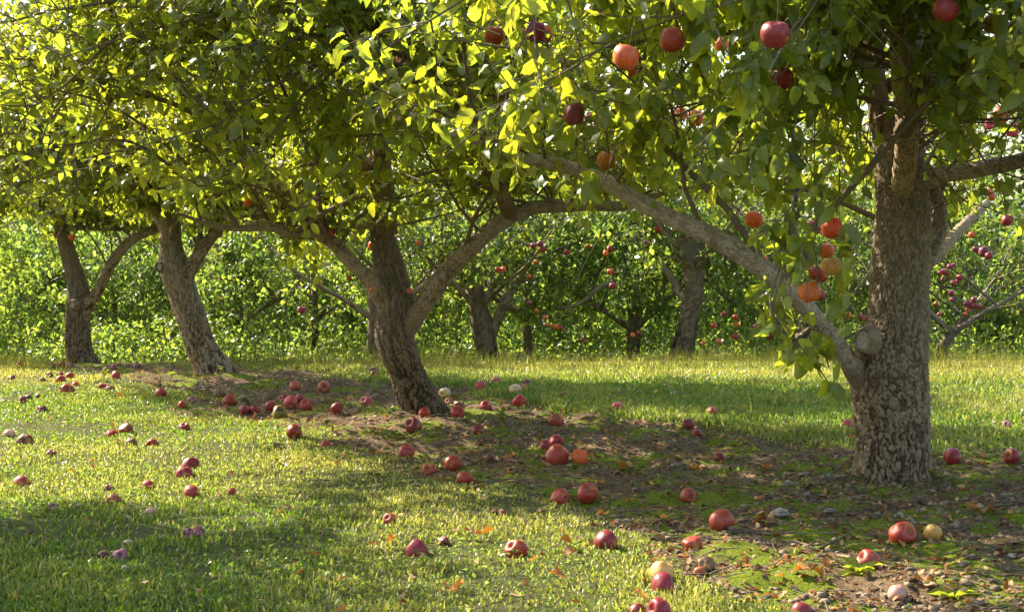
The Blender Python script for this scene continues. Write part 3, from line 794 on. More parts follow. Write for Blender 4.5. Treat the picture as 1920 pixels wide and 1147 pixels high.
# ---- leftmost
T1_EDGE = [(-400, 440), (0, 450), (60, 470), (100, 450), (150, 420), (210, 430), (280, 440), (400, 450), (600, 450)]
t1_hidden = [
 [(*P(112, 420, 15), .07), (*P(100, 300, 15), .06), (-4.4, 15, 2.8, .04), (-4.4, 15, 3.8, .02)],
 [(*P(112, 420, 15), .06), (-4.9, 14.6, 1.9, .04), (-5.5, 14.3, 2.4, .02)],
 [(*P(290, 430, 14.7), .05), (-2.9, 14.5, 1.6, .04), (-2.4, 14.3, 2.2, .02)]]
left_tree, left_trunk = build_tree('apple_tree', 'leftmost apple tree, trunk forking low into two bare dark limbs', T1_POS,
 [(160, 705, 15, 90), (155, 686, 15, 68), (149, 665, 15, 55), (147, 640, 15, 50), (146, 600, 15, 49), (148, 575, 15, 52), (148, 550, 15, 46), (142, 520, 15, 38), (132, 490, 15, 34), (122, 455, 15, 31), (112, 415, 15, 27), (105, 360, 15, 22)],
 [([(152, 600, 15, 40), (166, 570, 14.95, 32), (184, 545, 14.9, 27), (198, 515, 14.85, 27), (220, 478, 14.8, 26), (250, 448, 14.75, 24), (290, 430, 14.7, 21), (350, 415, 14.6, 12)], 'bark'),
  ([(115, 430, 15, 18), (150, 428, 14.9, 12), (205, 430, 14.8, 9), (260, 425, 14.7, 6)], 'limb')],
 [dict(c=(-4.2, 14.8, 2.2), rad=(1.9, 1.5, 0.9), nb=75, nt=10, nl=10, up=0.6, droop=0.25, lsize=0.070, zlo=1.0),
  dict(c=(-4.3, 14.4, 1.3), rad=(1.9, 1.3, 0.3), nb=70, nt=10, nl=10, up=0.15, droop=0.35, lsize=0.070, zlo=0.9)],
 GROW, 41, bark='darkbark', edge=T1_EDGE, parts=300, trunk_nu=80, step=0.012, cell=(0.016, 0.05), amp=0.010, hidden=t1_hidden, tmpl=LEAF_MID, yel=0.2)
scar(left_trunk, 134, 571, 14.8, 0.030, 0.036, (-0.3, -1, 0), 0.05)

# ---- the tree of the next row whose shadow crosses the lower left lawn
def plain_tree(label, x, y, seed, trunk_r=0.13, h=1.1, crown=None, group=None, nu=28, leaf='leaf_far', tmpl=LEAF_MID, lean=0.0, yv=None, trunk_rows=None, limbs_px=None, zlo=None, size=(2.0, 1.7, 1.2), zc=1.45, nb=60, nt=11, nl=11, ls=0.072, yel=0.22, up=0.4):
    r = np.random.default_rng(seed)
    g = gz(x, y)
    root = link('apple_tree', None, None, label, 'apple tree', group, loc=(x, y, g))
    if trunk_rows is not None:
        tp = px_path(trunk_rows)
    else:
        tp = np.array([(x, y, g - .1, trunk_r * 1.3), (x, y, g + .05, trunk_r * 1.1), (x + lean * .4, y, g + h * .5, trunk_r * .9), (x + lean, y, g + h, trunk_r * .95), (x + lean * 1.1, y, g + h * 1.5, trunk_r * .7), (x + lean, y, g + h * 2.4, trunk_r * .4)])
    V, Fc, tt = tube(tp, nu, 0.03, (0.035, 0.07), 0.012, 0.08, seed, 0.03)
    link('trunk', mesh_np('trunk', V, Fc, M['darkbark'], tt), root)
    starts = [tp[-2:, :3]]
    for rows in (limbs_px or []):
        lp = px_path(rows)
        V, Fc, tt = tube(lp, 16, 0.03, (0.05, 0.05), 0.006, 0.08, seed + 5)
        link('limb', mesh_np('limb', V, Fc, M['limb'], tt), root)
    top = tp[-3, :3]
    if trunk_rows is not None: trunk_r = trunk_r * 0.55
    for a in range(4):
        th = a * math.pi / 2 + r.uniform(0, 1.2)
        e = np.array([math.cos(th), math.sin(th), 0])
        rows = np.array([(*top, trunk_r * .55), (*(top + e * .3 + [0, 0, .2]), trunk_r * .38), (*(top + e * .8 + [0, 0, .5]), trunk_r * .22), (*(top + e * 1.2 + [0, 0, .9]), trunk_r * .1)])
        V, Fc, tt = tube(rows, 12, 0.06, (0.05, 0.05), 0.004, 0.08, seed + a)
        link('limb', mesh_np('limb', V, Fc, M['limb'], tt), root)
        c, _ = catmull(rows, 12); starts.append(c[2:, :3])
    starts = np.vstack(starts)
    sec, sr, ter, trr, Q, T, N, S, cl, m = grow(r, starts, (x, y, g + zc), size, nb, nt, nl, up=up, droop=0.3, lsize=ls, zlo=(g + 0.15) if zlo is None else zlo, tl=(0.3, 0.65))
    kp = cleared(Q, r) & (Q[:, 2] > g + 0.12)
    kp &= fbm(Q[:, 0] * 1.7, Q[:, 1] * 1.7, Q[:, 2] * 1.9, 2, 91) > r.normal(-0.20, 0.12, len(Q))
    V, qf = strands(sec, sr * 0.9, 4)
    link('branches', mesh_np('branches', V, [qf], M['twig'], np.tile([0.8, 0.5, 0.5], (len(V), 1))), root, kind='stuff')
    link('crown', leaves_mesh('crown', Q[kp], T[kp], N[kp], S[kp], (tints(Q, cl, r, yel + r.uniform(-0.2, 0.14), 0.34) * np.array([1.0, r.uniform(0.62, 1.12)]))[kp], tmpl, M[leaf], r), root, kind='stuff')
    return root

plain_tree('apple tree left of the picture, its shadow lying over the lower left lawn', -4.0, 6.1, 90, 0.13, 1.1, size=(1.45, 1.85, 0.85), zc=2.4, nb=230, nt=12, zlo=1.6, group=None)

BGG = 'apple trees of the rows behind'
SEGS += [([(900, 560), (915, 680)], 26, 16.3, .85), ([(925, 610), (958, 545)], 14, 15.8, .7), ([(1295, 460), (1295, 560), (1270, 685)], 32, 15.9, .97), ([(1187, 640), (1187, 685)], 18, 16.8, .9),
         ([(990, 620), (992, 682)], 12, 17.2, .9), ([(1470, 680), (1500, 645)], 20, 16.3, .93), ([(1765, 680), (1800, 610)], 22, 16.3, .93), ([(700, 600), (697, 680)], 14, 16.7, .8),
         ([(1045, 578), (1100, 560), (1140, 530)], 8, 15.6, .9)]
def bg(label, px, d, seed, **kw):
    x = (px - CX) / F * d
    return plain_tree(label, x, d, seed, group=BGG, **kw)
bg('background apple tree with a forked trunk, just right of the middle trunk', 920, 16, 101, trunk_rows=[(925, 700, 16, 54), (921, 683, 16, 46), (912, 650, 16, 45), (904, 610, 16, 48), (897, 580, 16, 38), (892, 550, 16, 34), (888, 500, 16, 26)],
   limbs_px=[[(915, 640, 16, 28), (930, 605, 16, 22), (945, 570, 15.9, 22), (962, 540, 15.9, 18), (990, 500, 15.8, 10)],
             [(1045, 580, 15.8, 6), (1075, 573, 15.8, 8), (1100, 560, 15.8, 9), (1122, 540, 15.8, 10), (1150, 528, 15.9, 11)]], nb=50, nt=12)
bg('background apple tree with a bare curved dark trunk, right of centre', 1275, 15.5, 102, trunk_rows=[(1266, 705, 15.5, 66), (1271, 686, 15.5, 57), (1280, 650, 15.5, 48), (1291, 600, 15.5, 42), (1301, 550, 15.5, 40), (1300, 510, 15.5, 40), (1290, 470, 15.5, 42), (1280, 430, 15.5, 34)],
   limbs_px=[[(1292, 570, 15.5, 22), (1272, 545, 15.5, 17), (1255, 515, 15.5, 15), (1235, 490, 15.5, 10)]], nb=46, nt=12, zlo=0.25)
bg('background apple tree whose trunk shows behind the middle tree at its left', 697, 16.5, 103, trunk_rows=[(697, 695, 15.5, 38), (697, 675, 15.5, 30), (700, 640, 15.5, 26), (703, 600, 15.5, 28), (700, 540, 15.5, 22), (700, 500, 15.5, 20)], nb=58)
bg('slim background apple tree between the forked trunk and the centre', 990, 17, 104, trunk_rows=[(992, 690, 17, 26), (992, 675, 17, 20), (990, 640, 17, 19), (988, 600, 17, 18), (988, 560, 17, 14), (988, 520, 17, 12)], nb=58)
bg('background apple tree with a short grey trunk under low leaves, left of the curved one', 1187, 16.5, 105, trunk_rows=[(1187, 692, 16.5, 36), (1187, 678, 16.5, 30), (1187, 655, 16.5, 28), (1188, 620, 16.5, 28), (1190, 580, 16.5, 24), (1190, 540, 16.5, 20)], nb=58)
bg('background apple tree with a short leaning grey trunk left of the big trunk', 1470, 16, 106, trunk_rows=[(1462, 692, 16, 36), (1466, 675, 16, 32), (1476, 655, 16, 26), (1492, 640, 16, 24), (1510, 620, 16, 20), (1520, 580, 16, 16)], nb=58)
bg('background apple tree with a crooked pale trunk right of the big trunk', 1768, 16, 107, trunk_rows=[(1765, 692, 16, 32), (1767, 670, 16, 27), (1771, 645, 16, 24), (1785, 625, 16, 20), (1800, 612, 16, 18), (1815, 590, 16, 14)], nb=46, yel=0.12)
for px, d, sd, lb, kw in [
   (40, 19.5, 110, 'low bushy background apple tree at the far left edge', dict(nb=66)),
   (215, 20, 111, 'bushy background apple tree seen between the two leftmost trunks', dict(nb=66)),
   (450, 19, 112, 'bushy background apple tree just right of the leaning trunk', dict(nb=66)),
   (590, 17.5, 113, 'bushy background apple tree with bright low leaves, left of the middle trunk', dict(nb=66)),
   (820, 20, 114, 'bushy background apple tree seen through the fork of the middle tree', dict(nb=66)),
   (1100, 21, 115, 'farther background apple tree behind the slim one', dict(nb=66)),
   (1390, 19, 116, 'bushy background apple tree filling the gap under the pale limb', dict(nb=66)),
   (1620, 19, 117, 'bushy background apple tree hidden behind the big trunk', dict(nb=66)),
   (1900, 18, 118, 'bushy background apple tree at the right edge', dict(nb=66)),
   (-150, 16, 119, 'background apple tree mostly past the left edge', dict(nb=66))]:
    bg(lb, px, d, sd, tmpl=LEAF_LO if d > 18.5 else LEAF_MID, size=(2.1, 1.6, 1.2), zc=1.0, nt=15, nl=11, trunk_r=0.045, h=0.5, ls=0.074, up=0.1, zlo=ground_base(d) + 0.05, **kw)

# ---- the wood behind everything: one mass of leaves
def far_wood():
    r = np.random.default_rng(500)
    ncl = 2900
    cx = r.uniform(-16, 16, ncl); cy = r.uniform(24, 34, ncl)
    cz = ground_base(cy) + r.uniform(0.0, 1, ncl) ** 1.5 * np.where(cy > 28, 8.6, 2.8)
    n = 55
    Q = np.repeat(np.stack([cx, cy, cz], 1), n, 0) + r.normal(0, 1, (ncl * n, 3)) * np.array([0.7, 0.5, 0.45])
    T = r.normal(0, 1, Q.shape); N = r.normal(0, 0.6, Q.shape) + np.array([0, 0, 0.8])
    S = r.uniform(0.10, 0.17, len(Q))
    cl = np.repeat(r.random(ncl), n)
    return leaves_mesh('wood', Q, T, N, S, tints(Q, cl, r, 0.0) * np.array([1.0, 0.62]), LEAF_LO, M['leaf_far'], r)
link('distant_wood', far_wood(), None, 'mass of leafy woodland closing the view behind the orchard rows', 'woodland', kind='stuff')

def undergrowth():
    r = np.random.default_rng(510)
    ncl = 1900
    cy = 14.2 + 11.8 * r.random(ncl) ** 1.3; cx = r.uniform(-1, 1, ncl) * (0.36 * cy + 1)
    cy = np.where((cx < -2.6) & (cy < 16.2), cy + 2.2, cy)
    n = 22
    hh = 0.05 + 0.22 * np.clip(fbm(cx * .6, cy * .5, 0, 2, 9) + .7, 0, 2) * sstep(14, 16, cy)
    Q = np.repeat(np.stack([cx, cy, ground_base(cy)], 1), n, 0) + r.normal(0, 1, (ncl * n, 3)) * np.array([0.16, 0.16, 0.0])
    Q[:, 2] += r.random(ncl * n) * np.repeat(hh, n) * 1.6
    T = r.normal(0, 1, Q.shape) + np.array([0, 0, 0.5]); N = r.normal(0, 0.5, Q.shape) + np.array([0, 0, 0.8])
    cl = np.repeat(r.random(ncl), n)
    kp = cleared(Q, r); Q, T, N, cl = Q[kp], T[kp], N[kp], cl[kp]
    return leaves_mesh('undergrowth', Q, T, N, r.uniform(0.035, 0.075, len(Q)), tints(Q, cl, r, 0.3), LEAF_LO, M['leaf_far'], r)
link('undergrowth', undergrowth(), None, 'leafy undergrowth of weeds and suckers below the background trees', 'undergrowth', kind='stuff')

# ------------------------------------------------------------ grass
def grass():
    r = np.random.default_rng(600)
    n = 760000
    # density falls with distance
    y = 4.0 + (14.6 - 4.0) * r.random(n) ** 1.05
    half = 0.35 * y + 1.5
    x = r.uniform(-1, 1, n) * half
    d = dirt(x, y)
    s = np.interp(y, ROW_Y, ROW_X) - x
    keep = r.random(n) > d * 1.15
    pn = fbm(x * 2.2, y * 2.2, 0, 3, 61)
    pn2 = fbm(x * 0.6, y * 0.6, 0, 2, 67)
    keep &= r.random(n) < (0.72 + 0.45 * pn)
    x, y, s, pn, pn2, d = (a[keep] for a in (x, y, s, pn, pn2, d))
    n = len(x)
    far = sstep(0.2, 1.2, -s) * sstep(7, 8.5, y)         # the lawn beyond the row: longer grass
    tuft = sstep(6.6, 5.4, y) * sstep(-0.3, -0.9, x)     # longer grass at the lower left
    h = 0.013 + 0.010 * (pn + 1) * 0.5 + 0.018 * far + 0.006 * tuft
    h = h * r.uniform(0.5, 1.45, n) * (1 - 0.4 * d)
    h = np.where(r.random(n) < 0.015, h * 1.9, h)
    z = ground_z(x, y)
    th = r.uniform(0, 2 * np.pi, n)
    lean = r.uniform(0.15, 1.15, n)
    dx, dy = np.cos(th) * lean, np.sin(th) * lean
    w = r.uniform(0.0014, 0.0032, n) * (1 + 0.06 * y) 
    ph = r.uniform(0, 2 * np.pi, n)
    sx, sy = np.cos(ph) * w, np.sin(ph) * w
    b = np.stack([x, y, z - 0.004], 1)
    sd = np.stack([sx, sy, 0 * sx], 1)
    m = b + np.stack([dx * h * 0.35, dy * h * 0.35, h * 0.62], 1)
    t = b + np.stack([dx * h, dy * h, h * (1 - 0.35 * lean ** 2)], 1)
    V = np.stack([b - sd, b + sd, m - sd * 0.8, m + sd * 0.8, t], 1).reshape(-1, 3)
    o = (np.arange(n) * 5)[:, None]
    q = o + np.array([0, 1, 3, 2]); tr = o + np.array([2, 3, 4])
    straw = np.clip(0.38 + 0.35 * pn2 + 0.3 * pn - 0.50 * tuft - 0.28 * far + r.normal(0, 0.24, n), 0, 1)  # tuft area greened: its shadow is partly put into the blade colour
    straw = np.where(r.random(n) < 0.10, r.uniform(0.75, 1, n), straw)
    edge = sstep(12.2, 13.4, y)
    straw = np.clip(straw + edge * 0.30 + 0.38 * sstep(10.8, 12.0, y), 0, 1)  # dry far edge, plus straw tone standing in for the sunlit strip
    g = np.clip(r.normal(1, 0.24, n), 0.45, 1.6)
    tt = np.repeat(np.stack([straw, g, np.ones(n)], 1), 5, 0)
    return mesh_np('grass', V, [q, tr], M['grass'], tt)
link('grass', grass(), None, 'short sunlit lawn grass with straw coloured blades, both sides of the bare strip', 'grass', kind='stuff')

def tall_grass():
    r = np.random.default_rng(610)
    n = 9000
    y = r.uniform(12.2, 14.0, n); x = r.uniform(-1, 1, n) * (0.35 * y + .4)
    k_ = (dirt(x, y) < 0.3); x, y = x[k_], y[k_]; n = len(x)
    z = ground_z(x, y)
    h = r.uniform(0.04, 0.17, n) * (0.6 + 0.4 * (fbm(x * 1.5, y, 0, 2, 3) + 1))
    th = r.uniform(0, 2 * np.pi, n); l = r.uniform(0.05, 0.5, n)
    t = np.linspace(0, 1, 4)
    pts = np.stack([x[:, None] + np.cos(th)[:, None] * l[:, None] * h[:, None] * t ** 2, y[:, None] + np.sin(th)[:, None] * l[:, None] * h[:, None] * t ** 2, z[:, None] + h[:, None] * t], -1)
    V, q = strands(pts, (0.0022 * (1.1 - t))[None, :] * np.ones((n, 1)), 3)
    tt = np.stack([np.repeat(r.uniform(0.2, 1, n), 12), np.repeat(r.uniform(0.7, 1.3, n), 12), np.ones(n * 12)], 1)
    return mesh_np('tall_grass', V, [q], M['grass'], tt)
link('tall_grass', tall_grass(), None, 'longer grass and dry stalks along the far edge of the lawn', 'grass', kind='stuff')

# low weeds that straggle over the bare strip
def ground_weeds():
    r = np.random.default_rng(620)
    n = 22000
    y = r.uniform(4.3, 13, n); x = r.uniform(-1, 1, n) * (0.35 * y + .3)
    d = dirt(x, y)
    cl = fbm(x * 1.7, y * 1.7, 0, 3, 71)
    cl2 = fbm(x * 0.9, y * 0.9, 0, 3, 79)
    k_ = ((d > 0.25) & (cl > 0.15 + 0.5 * r.random(n) * (0.5))) | ((d < 0.3) & (cl2 > 0.42 + 0.3 * r.random(n)))
    lw = np.where(d < 0.3, 0.016, 0.0)[k_]
    x, y = x[k_], y[k_]; n = len(x)
    Q = np.stack([x, y, ground_z(x, y) + lw + r.uniform(0, 0.016, n)], 1)
    T = r.normal(0, 1, (n, 3)); T[:, 2] = r.uniform(0, 0.9, n)
    N = r.normal(0, 0.4, (n, 3)) + np.array([0, 0, 1])
    return leaves_mesh('ground_weeds', Q, T, N, r.uniform(0.008, 0.024, n), np.stack([r.uniform(0, .35, n), r.uniform(.7, 1.2, n)], 1), LEAF_MID, M['leaf_far'], r)
link('ground_weeds', ground_weeds(), None, 'tiny green weeds creeping over the bare soil strip', 'weeds', kind='stuff')

# ------------------------------------------------------------ clods, litter, sticks as stuff
def rock_mesh_np(n, x, y, size, r, sink=0.35):
    a = 6
    prof = [(-0.5, 0.55), (0.0, 1.0), (0.55, 0.75)]
    tv = [(0, 0, -0.8)]
    for zz, rr in prof:
        for k in range(a):
            th = 2 * math.pi * (k + (0.5 if zz == 0 else 0)) / a
            tv.append((rr * math.cos(th), rr * math.sin(th), zz))
    tv.append((0, 0, 0.85))
    tv = np.array(tv)
    f = []
    for k in range(a):
        f.append((0, 1 + (k + 1) % a, 1 + k))
        for l_ in range(2):
            b0, b1 = 1 + l_ * a, 1 + (l_ + 1) * a
            f.append((b0 + k, b0 + (k + 1) % a, b1 + k)); f.append((b0 + (k + 1) % a, b1 + (k + 1) % a, b1 + k))
        f.append((1 + 2 * a + k, 1 + 2 * a + (k + 1) % a, 1 + 3 * a))
    f = np.array(f)
    W = tv[None] * (1 + r.uniform(-0.28, 0.28, (n, len(tv), 1)))
    sc = np.stack([r.uniform(0.8, 1.5, n), r.uniform(0.7, 1.2, n), r.uniform(0.4, 0.85, n)], 1)
    W = W * (sc * size[:, None])[:, None, :]
    th = r.uniform(0, 6.28, n)
    c, s = np.cos(th)[:, None], np.sin(th)[:, None]
    W = np.stack([W[..., 0] * c - W[..., 1] * s, W[..., 0] * s + W[..., 1] * c, W[..., 2]], -1)
    W = W + np.stack([x, y, ground_z(x, y) + size * (0.5 - sink)], 1)[:, None, :]
    return W.reshape(-1, 3), (f[None] + (np.arange(n) * len(tv))[:, None, None]).reshape(-1, 3)
def scatter_dirt(r, n, y0=4.2, y1=13, thr=0.45, pw=0.9):
    y = y0 + (y1 - y0) * r.random(n) ** 1.25
    x = r.uniform(-1, 1, n) * (0.34 * y + 0.4)
    k_ = dirt(x, y) > thr + 0.3 * r.random(n)
    return x[k_], y[k_]
r = np.random.default_rng(700)
x, y = scatter_dirt(r, 34000)
k_ = fbm(x * 3, y * 3, 0, 3, 73) > -0.25 + 0.4 * r.random(len(x)); x, y = x[k_], y[k_]
V, f = rock_mesh_np(len(x), x, y, 0.003 + 0.015 * r.random(len(x)) ** 4, r)
link('soil_clods', mesh_np('soil_clods', V, [f], M['clod']), None, 'crumbs and small clods of brown soil on the bare strip', 'soil', kind='stuff')

def litter():
    r = np.random.default_rng(710)
    xa, ya = scatter_dirt(r, 26000, thr=0.15)
    yb = r.uniform(4.2, 12, 900); xb = r.uniform(-1, 1, 900) * (0.34 * yb)
    x = np.concatenate([xa, xb]); y = np.concatenate([ya, yb]); n = len(x)
    lawn = np.concatenate([np.zeros(len(xa)), np.ones(len(xb))])
    Q = np.stack([x, y, ground_z(x, y) + 0.004 + lawn * r.uniform(0.008, 0.02, n)], 1)
    T = r.normal(0, 1, (n, 3)); T[:, 2] *= 0.3
    N = r.normal(0, 0.35, (n, 3)) + np.array([0, 0, 1])
    S = r.uniform(0.010, 0.040, n)
    t = np.clip(r.beta(0.4, 5.0, n), 0, 1)
    return leaves_mesh('leaf_litter', Q, T, N, S, np.stack([t, np.exp(r.normal(0.1, 0.5, n))], 1), LEAF_MID, M['litter'], r)
link('leaf_litter', litter(), None, 'scatter of small dead brown leaf fragments over soil and lawn', 'leaf litter', kind='stuff')

def stick_bits():
    r = np.random.default_rng(720)
    x, y = scatter_dirt(r, 1700)
    n = len(x); th = r.uniform(0, 6.28, n); L = r.uniform(0.03, 0.16, n)
    t = np.linspace(-0.5, 0.5, 5)
    X_ = x[:, None] + np.cos(th)[:, None] * L[:, None] * t + r.normal(0, 0.003, (n, 5))
    Y_ = y[:, None] + np.sin(th)[:, None] * L[:, None] * t + r.normal(0, 0.003, (n, 5))
    Z_ = ground_z(X_, Y_) + 0.004 + r.uniform(0, .012, (n, 1)) + (t[None] * r.uniform(-0.2, .2, (n, 1))) * L[:, None]
    V, q = strands(np.stack([X_, Y_, Z_], -1), r.uniform(0.0008, 0.0024, (n, 1)) * np.ones((1, 5)), 4)
    return mesh_np('twig_litter', V, [q], M['twig'], np.stack([np.full(len(V), .9), np.repeat(r.random(n), 20), np.full(len(V), .5)], 1))
link('twig_litter', stick_bits(), None, 'thin broken twigs scattered over the bare soil strip', 'twigs', kind='stuff')

# ------------------------------------------------------------ apples
COLS = {'red': (0.40, 0.045, 0.022), 'crimson': (0.27, 0.018, 0.024), 'orange': (0.72, 0.13, 0.025), 'orangey': (0.70, 0.22, 0.04), 'purple': (0.22, 0.02, 0.07),
        'gold': (0.58, 0.32, 0.06), 'pink': (0.62, 0.09, 0.16), 'pinkred': (0.46, 0.085, 0.06), 'dark': (0.20, 0.035, 0.03), 'brown': (0.20, 0.09, 0.04),
        'olive': (0.22, 0.16, 0.05), 'pale': (0.60, 0.42, 0.26), 'grey': (0.38, 0.30, 0.30), 'yellow': (0.72, 0.52, 0.12), 'mauve': (0.42, 0.16, 0.20)}
WORD = {'red': 'red', 'crimson': 'crimson', 'orange': 'orange-red', 'orangey': 'orange', 'purple': 'purplish', 'gold': 'golden', 'pink': 'pink', 'pinkred': 'light red',
        'dark': 'dark red', 'brown': 'brown rotting', 'olive': 'brown-green rotting', 'pale': 'pale yellow-pink', 'grey': 'greyish', 'yellow': 'pale yellow', 'mauve': 'mauve'}

def apple_material(name, rotten=False):
    k = NT(name)
    oi = k.n('ObjectInfo'); tc = k.n('TexCoord'); obj = tc.outputs['Object']
    col = oi.outputs['Color']
    off = k.n('VectorMath', operation='ADD'); k.l(obj, off.inputs[0])
    cmb = k.n('CombineXYZ'); 
    for i_ in range(3): k.l(k.math('MULTIPLY', oi.outputs['Random'], 17.0 + i_ * 7), cmb.inputs[i_])
    k.l(cmb.outputs[0], off.inputs[1]); v = off.outputs[0]
    mp = k.n('Mapping'); mp.inputs['Scale'].default_value = (5.5, 5.5, 0.9); k.l(v, mp.inputs['Vector'])
    streak = k.noise(mp.outputs[0], 1.6, 4, 0.6)
    patch = k.noise(v, 0.9, 2, 0.5)
    fine = k.noise(v, 14, 3, 0.6)
    deep = k.mix(1.0, col, (0.74, 0.58, 0.62), 'MULTIPLY')
    c = k.mix(k.ramp(streak, 0.35, 0.65), col, deep)
    c = k.mix(k.math('MULTIPLY', k.ramp(patch, 0.56, 0.74), 0.7), c, (0.60, 0.30, 0.05))
    vo = k.n('TexVoronoi'); vo.inputs['Scale'].default_value = 9.0; k.l(v, vo.inputs['Vector'])
    c = k.mix(k.math('MULTIPLY', k.math('SUBTRACT', 1.0, k.ramp(vo.outputs['Distance'], 0.03, 0.09)), 0.5), c, (0.66, 0.42, 0.26))
    sep = k.n('SeparateXYZ'); k.l(obj, sep.inputs[0])
    rr = k.math('SQRT', k.math('ADD', k.math('POWER', sep.outputs[0], 2.0), k.math('POWER', sep.outputs[1], 2.0)))
    c = k.mix(k.math('MULTIPLY', k.math('SUBTRACT', 1.0, k.ramp(k.math('ADD', rr, k.math('MULTIPLY', fine, 0.15)), 0.12, 0.36)), 0.75), c, (0.34, 0.22, 0.07))
    bl = k.ramp(k.noise(v, 2.6, 3, 0.6), 0.66, 0.71)
    c = k.mix(k.math('MULTIPLY', bl, 0.75), c, (0.13, 0.06, 0.025))
    if rotten:
        c = k.mix(k.ramp(k.noise(v, 1.3, 3, 0.6), 0.50, 0.60), c, (0.055, 0.028, 0.014))
    dust = k.mix(k.math('MULTIPLY', k.ramp(k.noise(v, 3, 4, 0.7), 0.45, 0.75), 0.12), c, (0.50, 0.36, 0.32))
    pr = k.n('BsdfPrincipled', Roughness=0.42)
    pr.inputs['Specular IOR Level'].default_value = 0.45
    pr.inputs['Subsurface Weight'].default_value = 0.06
    pr.inputs['Subsurface Radius'].default_value = (0.4, 0.12, 0.05)
    pr.inputs['Subsurface Scale'].default_value = 0.3
    k.l(dust, pr.inputs['Base Color'])
    k.l(k.bump(fine, 0.12, 0.05), pr.inputs['Normal'])
    k.l(pr.outputs[0], k.out.inputs[0])
    return k.m
M['apple'] = apple_material('apple_skin'); M['apple_rot'] = apple_material('apple_skin_rotten', True)

def apple_mesh(seed, mat, nu=28, nv=20, dent=0.0, wrinkle=0.0):
    r = np.random.default_rng(seed)
    th = np.linspace(0, 2 * np.pi, nu, endpoint=False)
    ph = np.linspace(0.0, 1.0, nv)
    # profile in (radius, height), unit radius 1; stem pit on top, calyx pit below
    pr_ = np.array([(0.0, 0.52), (0.10, 0.58), (0.26, 0.76), (0.50, 0.86), (0.78, 0.72), (0.97, 0.35), (1.0, 0.0), (0.92, -0.38), (0.72, -0.70), (0.46, -0.84), (0.28, -0.84), (0.13, -0.74), (0.0, -0.66)])
    c, _ = catmull(np.hstack([pr_, np.zeros((13, 1))]), nv)
    rad, hz = c[:, 0], c[:, 1]
    TH, _ = np.meshgrid(th, ph)
    lobe = 1 + 0.014 * np.cos(5 * TH + r.uniform(0, 6)) * (0.3 + 0.7 * (hz < 0))[:, None] + 0.05 * np.cos(TH + 2) + 0.03 * np.cos(2 * TH + r.uniform(0, 6))
    X_ = rad[:, None] * np.cos(TH) * lobe; Y_ = rad[:, None] * np.sin(TH) * lobe
    Z_ = hz[:, None] * np.ones_like(TH) * r.uniform(0.98, 1.08) + 0.08 * X_ * r.uniform(-1, 1)
    V = np.stack([X_, Y_, Z_], -1).reshape(-1, 3)
    if dent:
        for k_ in range(2):
            n_ = nrm(r.normal(0, 1, 3)); n_[2] *= 0.4
            V = V - n_ * dent * np.exp(-((1 - V @ nrm(n_)) / 0.22) ** 2)[:, None]
    if wrinkle:
        V = V * (1 + wrinkle * fbm(V[:, 0] * 2.2 + seed, V[:, 1] * 2.2, V[:, 2] * 2.2, 3, seed))[:, None]
    i = np.arange(nv - 1)[:, None] * nu; j = np.arange(nu)[None, :]; j2 = (j + 1) % nu
    q = np.stack([i + j, i + nu + j, i + nu + j2, i + j2], -1).reshape(-1, 4)
    return mesh_np('apple', V, [q], mat)
APPLES = [apple_mesh(s, M['apple'], dent=0.0, wrinkle=0.02) for s in range(4)] + [apple_mesh(10 + s, M['apple'], dent=0.18, wrinkle=0.05) for s in range(5)]
ROTTEN = [apple_mesh(20 + s, M['apple_rot'], wrinkle=0.13, dent=0.15) for s in range(4)]
SMALL = [apple_mesh(30 + s, M['apple'], 14, 10) for s in range(3)]
_p = np.array([[(0, 0, 0.50), (0.02, 0.01, 0.7), (0.06, 0.02, 0.9), (0.14, 0.03, 1.08), (0.2, 0.03, 1.14)]], float)
V, q = strands(_p, np.array([[.03, .025, .022, .03, .04]]), 6)
STEM = mesh_np('stem', V, [q], M['twig'], np.tile([0.6, 0.5, 0.5], (len(V), 1)))
_p = np.array([[(0, 0, 0.50), (0.02, 0.01, 0.9), (0.04, 0.02, 1.4), (0.02, 0.03, 1.9), (0.0, 0.0, 2.3)]], float)
V, q = strands(_p, np.array([[.03, .025, .025, .03, .05]]), 6)
STEM_LONG = mesh_np('stem', V, [q], M['twig'], np.tile([0.6, 0.5, 0.5], (len(V), 1)))
CALYX_V, CALYX_F = [], []
for a in range(5):
    th = a * 2 * math.pi / 5
    n0 = len(CALYX_V)
    for rr, zz, da in ((0.05, -0.70, -0.5), (0.05, -0.70, 0.5), (0.14, -0.80, 0.2), (0.12, -0.88, 0.0)):
        CALYX_V.append((rr * math.cos(th + da), rr * math.sin(th + da), zz))
    CALYX_F.append((n0, n0 + 1, n0 + 2, n0 + 3))
CALYX = mesh_np('calyx', np.array(CALYX_V), [np.array(CALYX_F)], M['clod'])

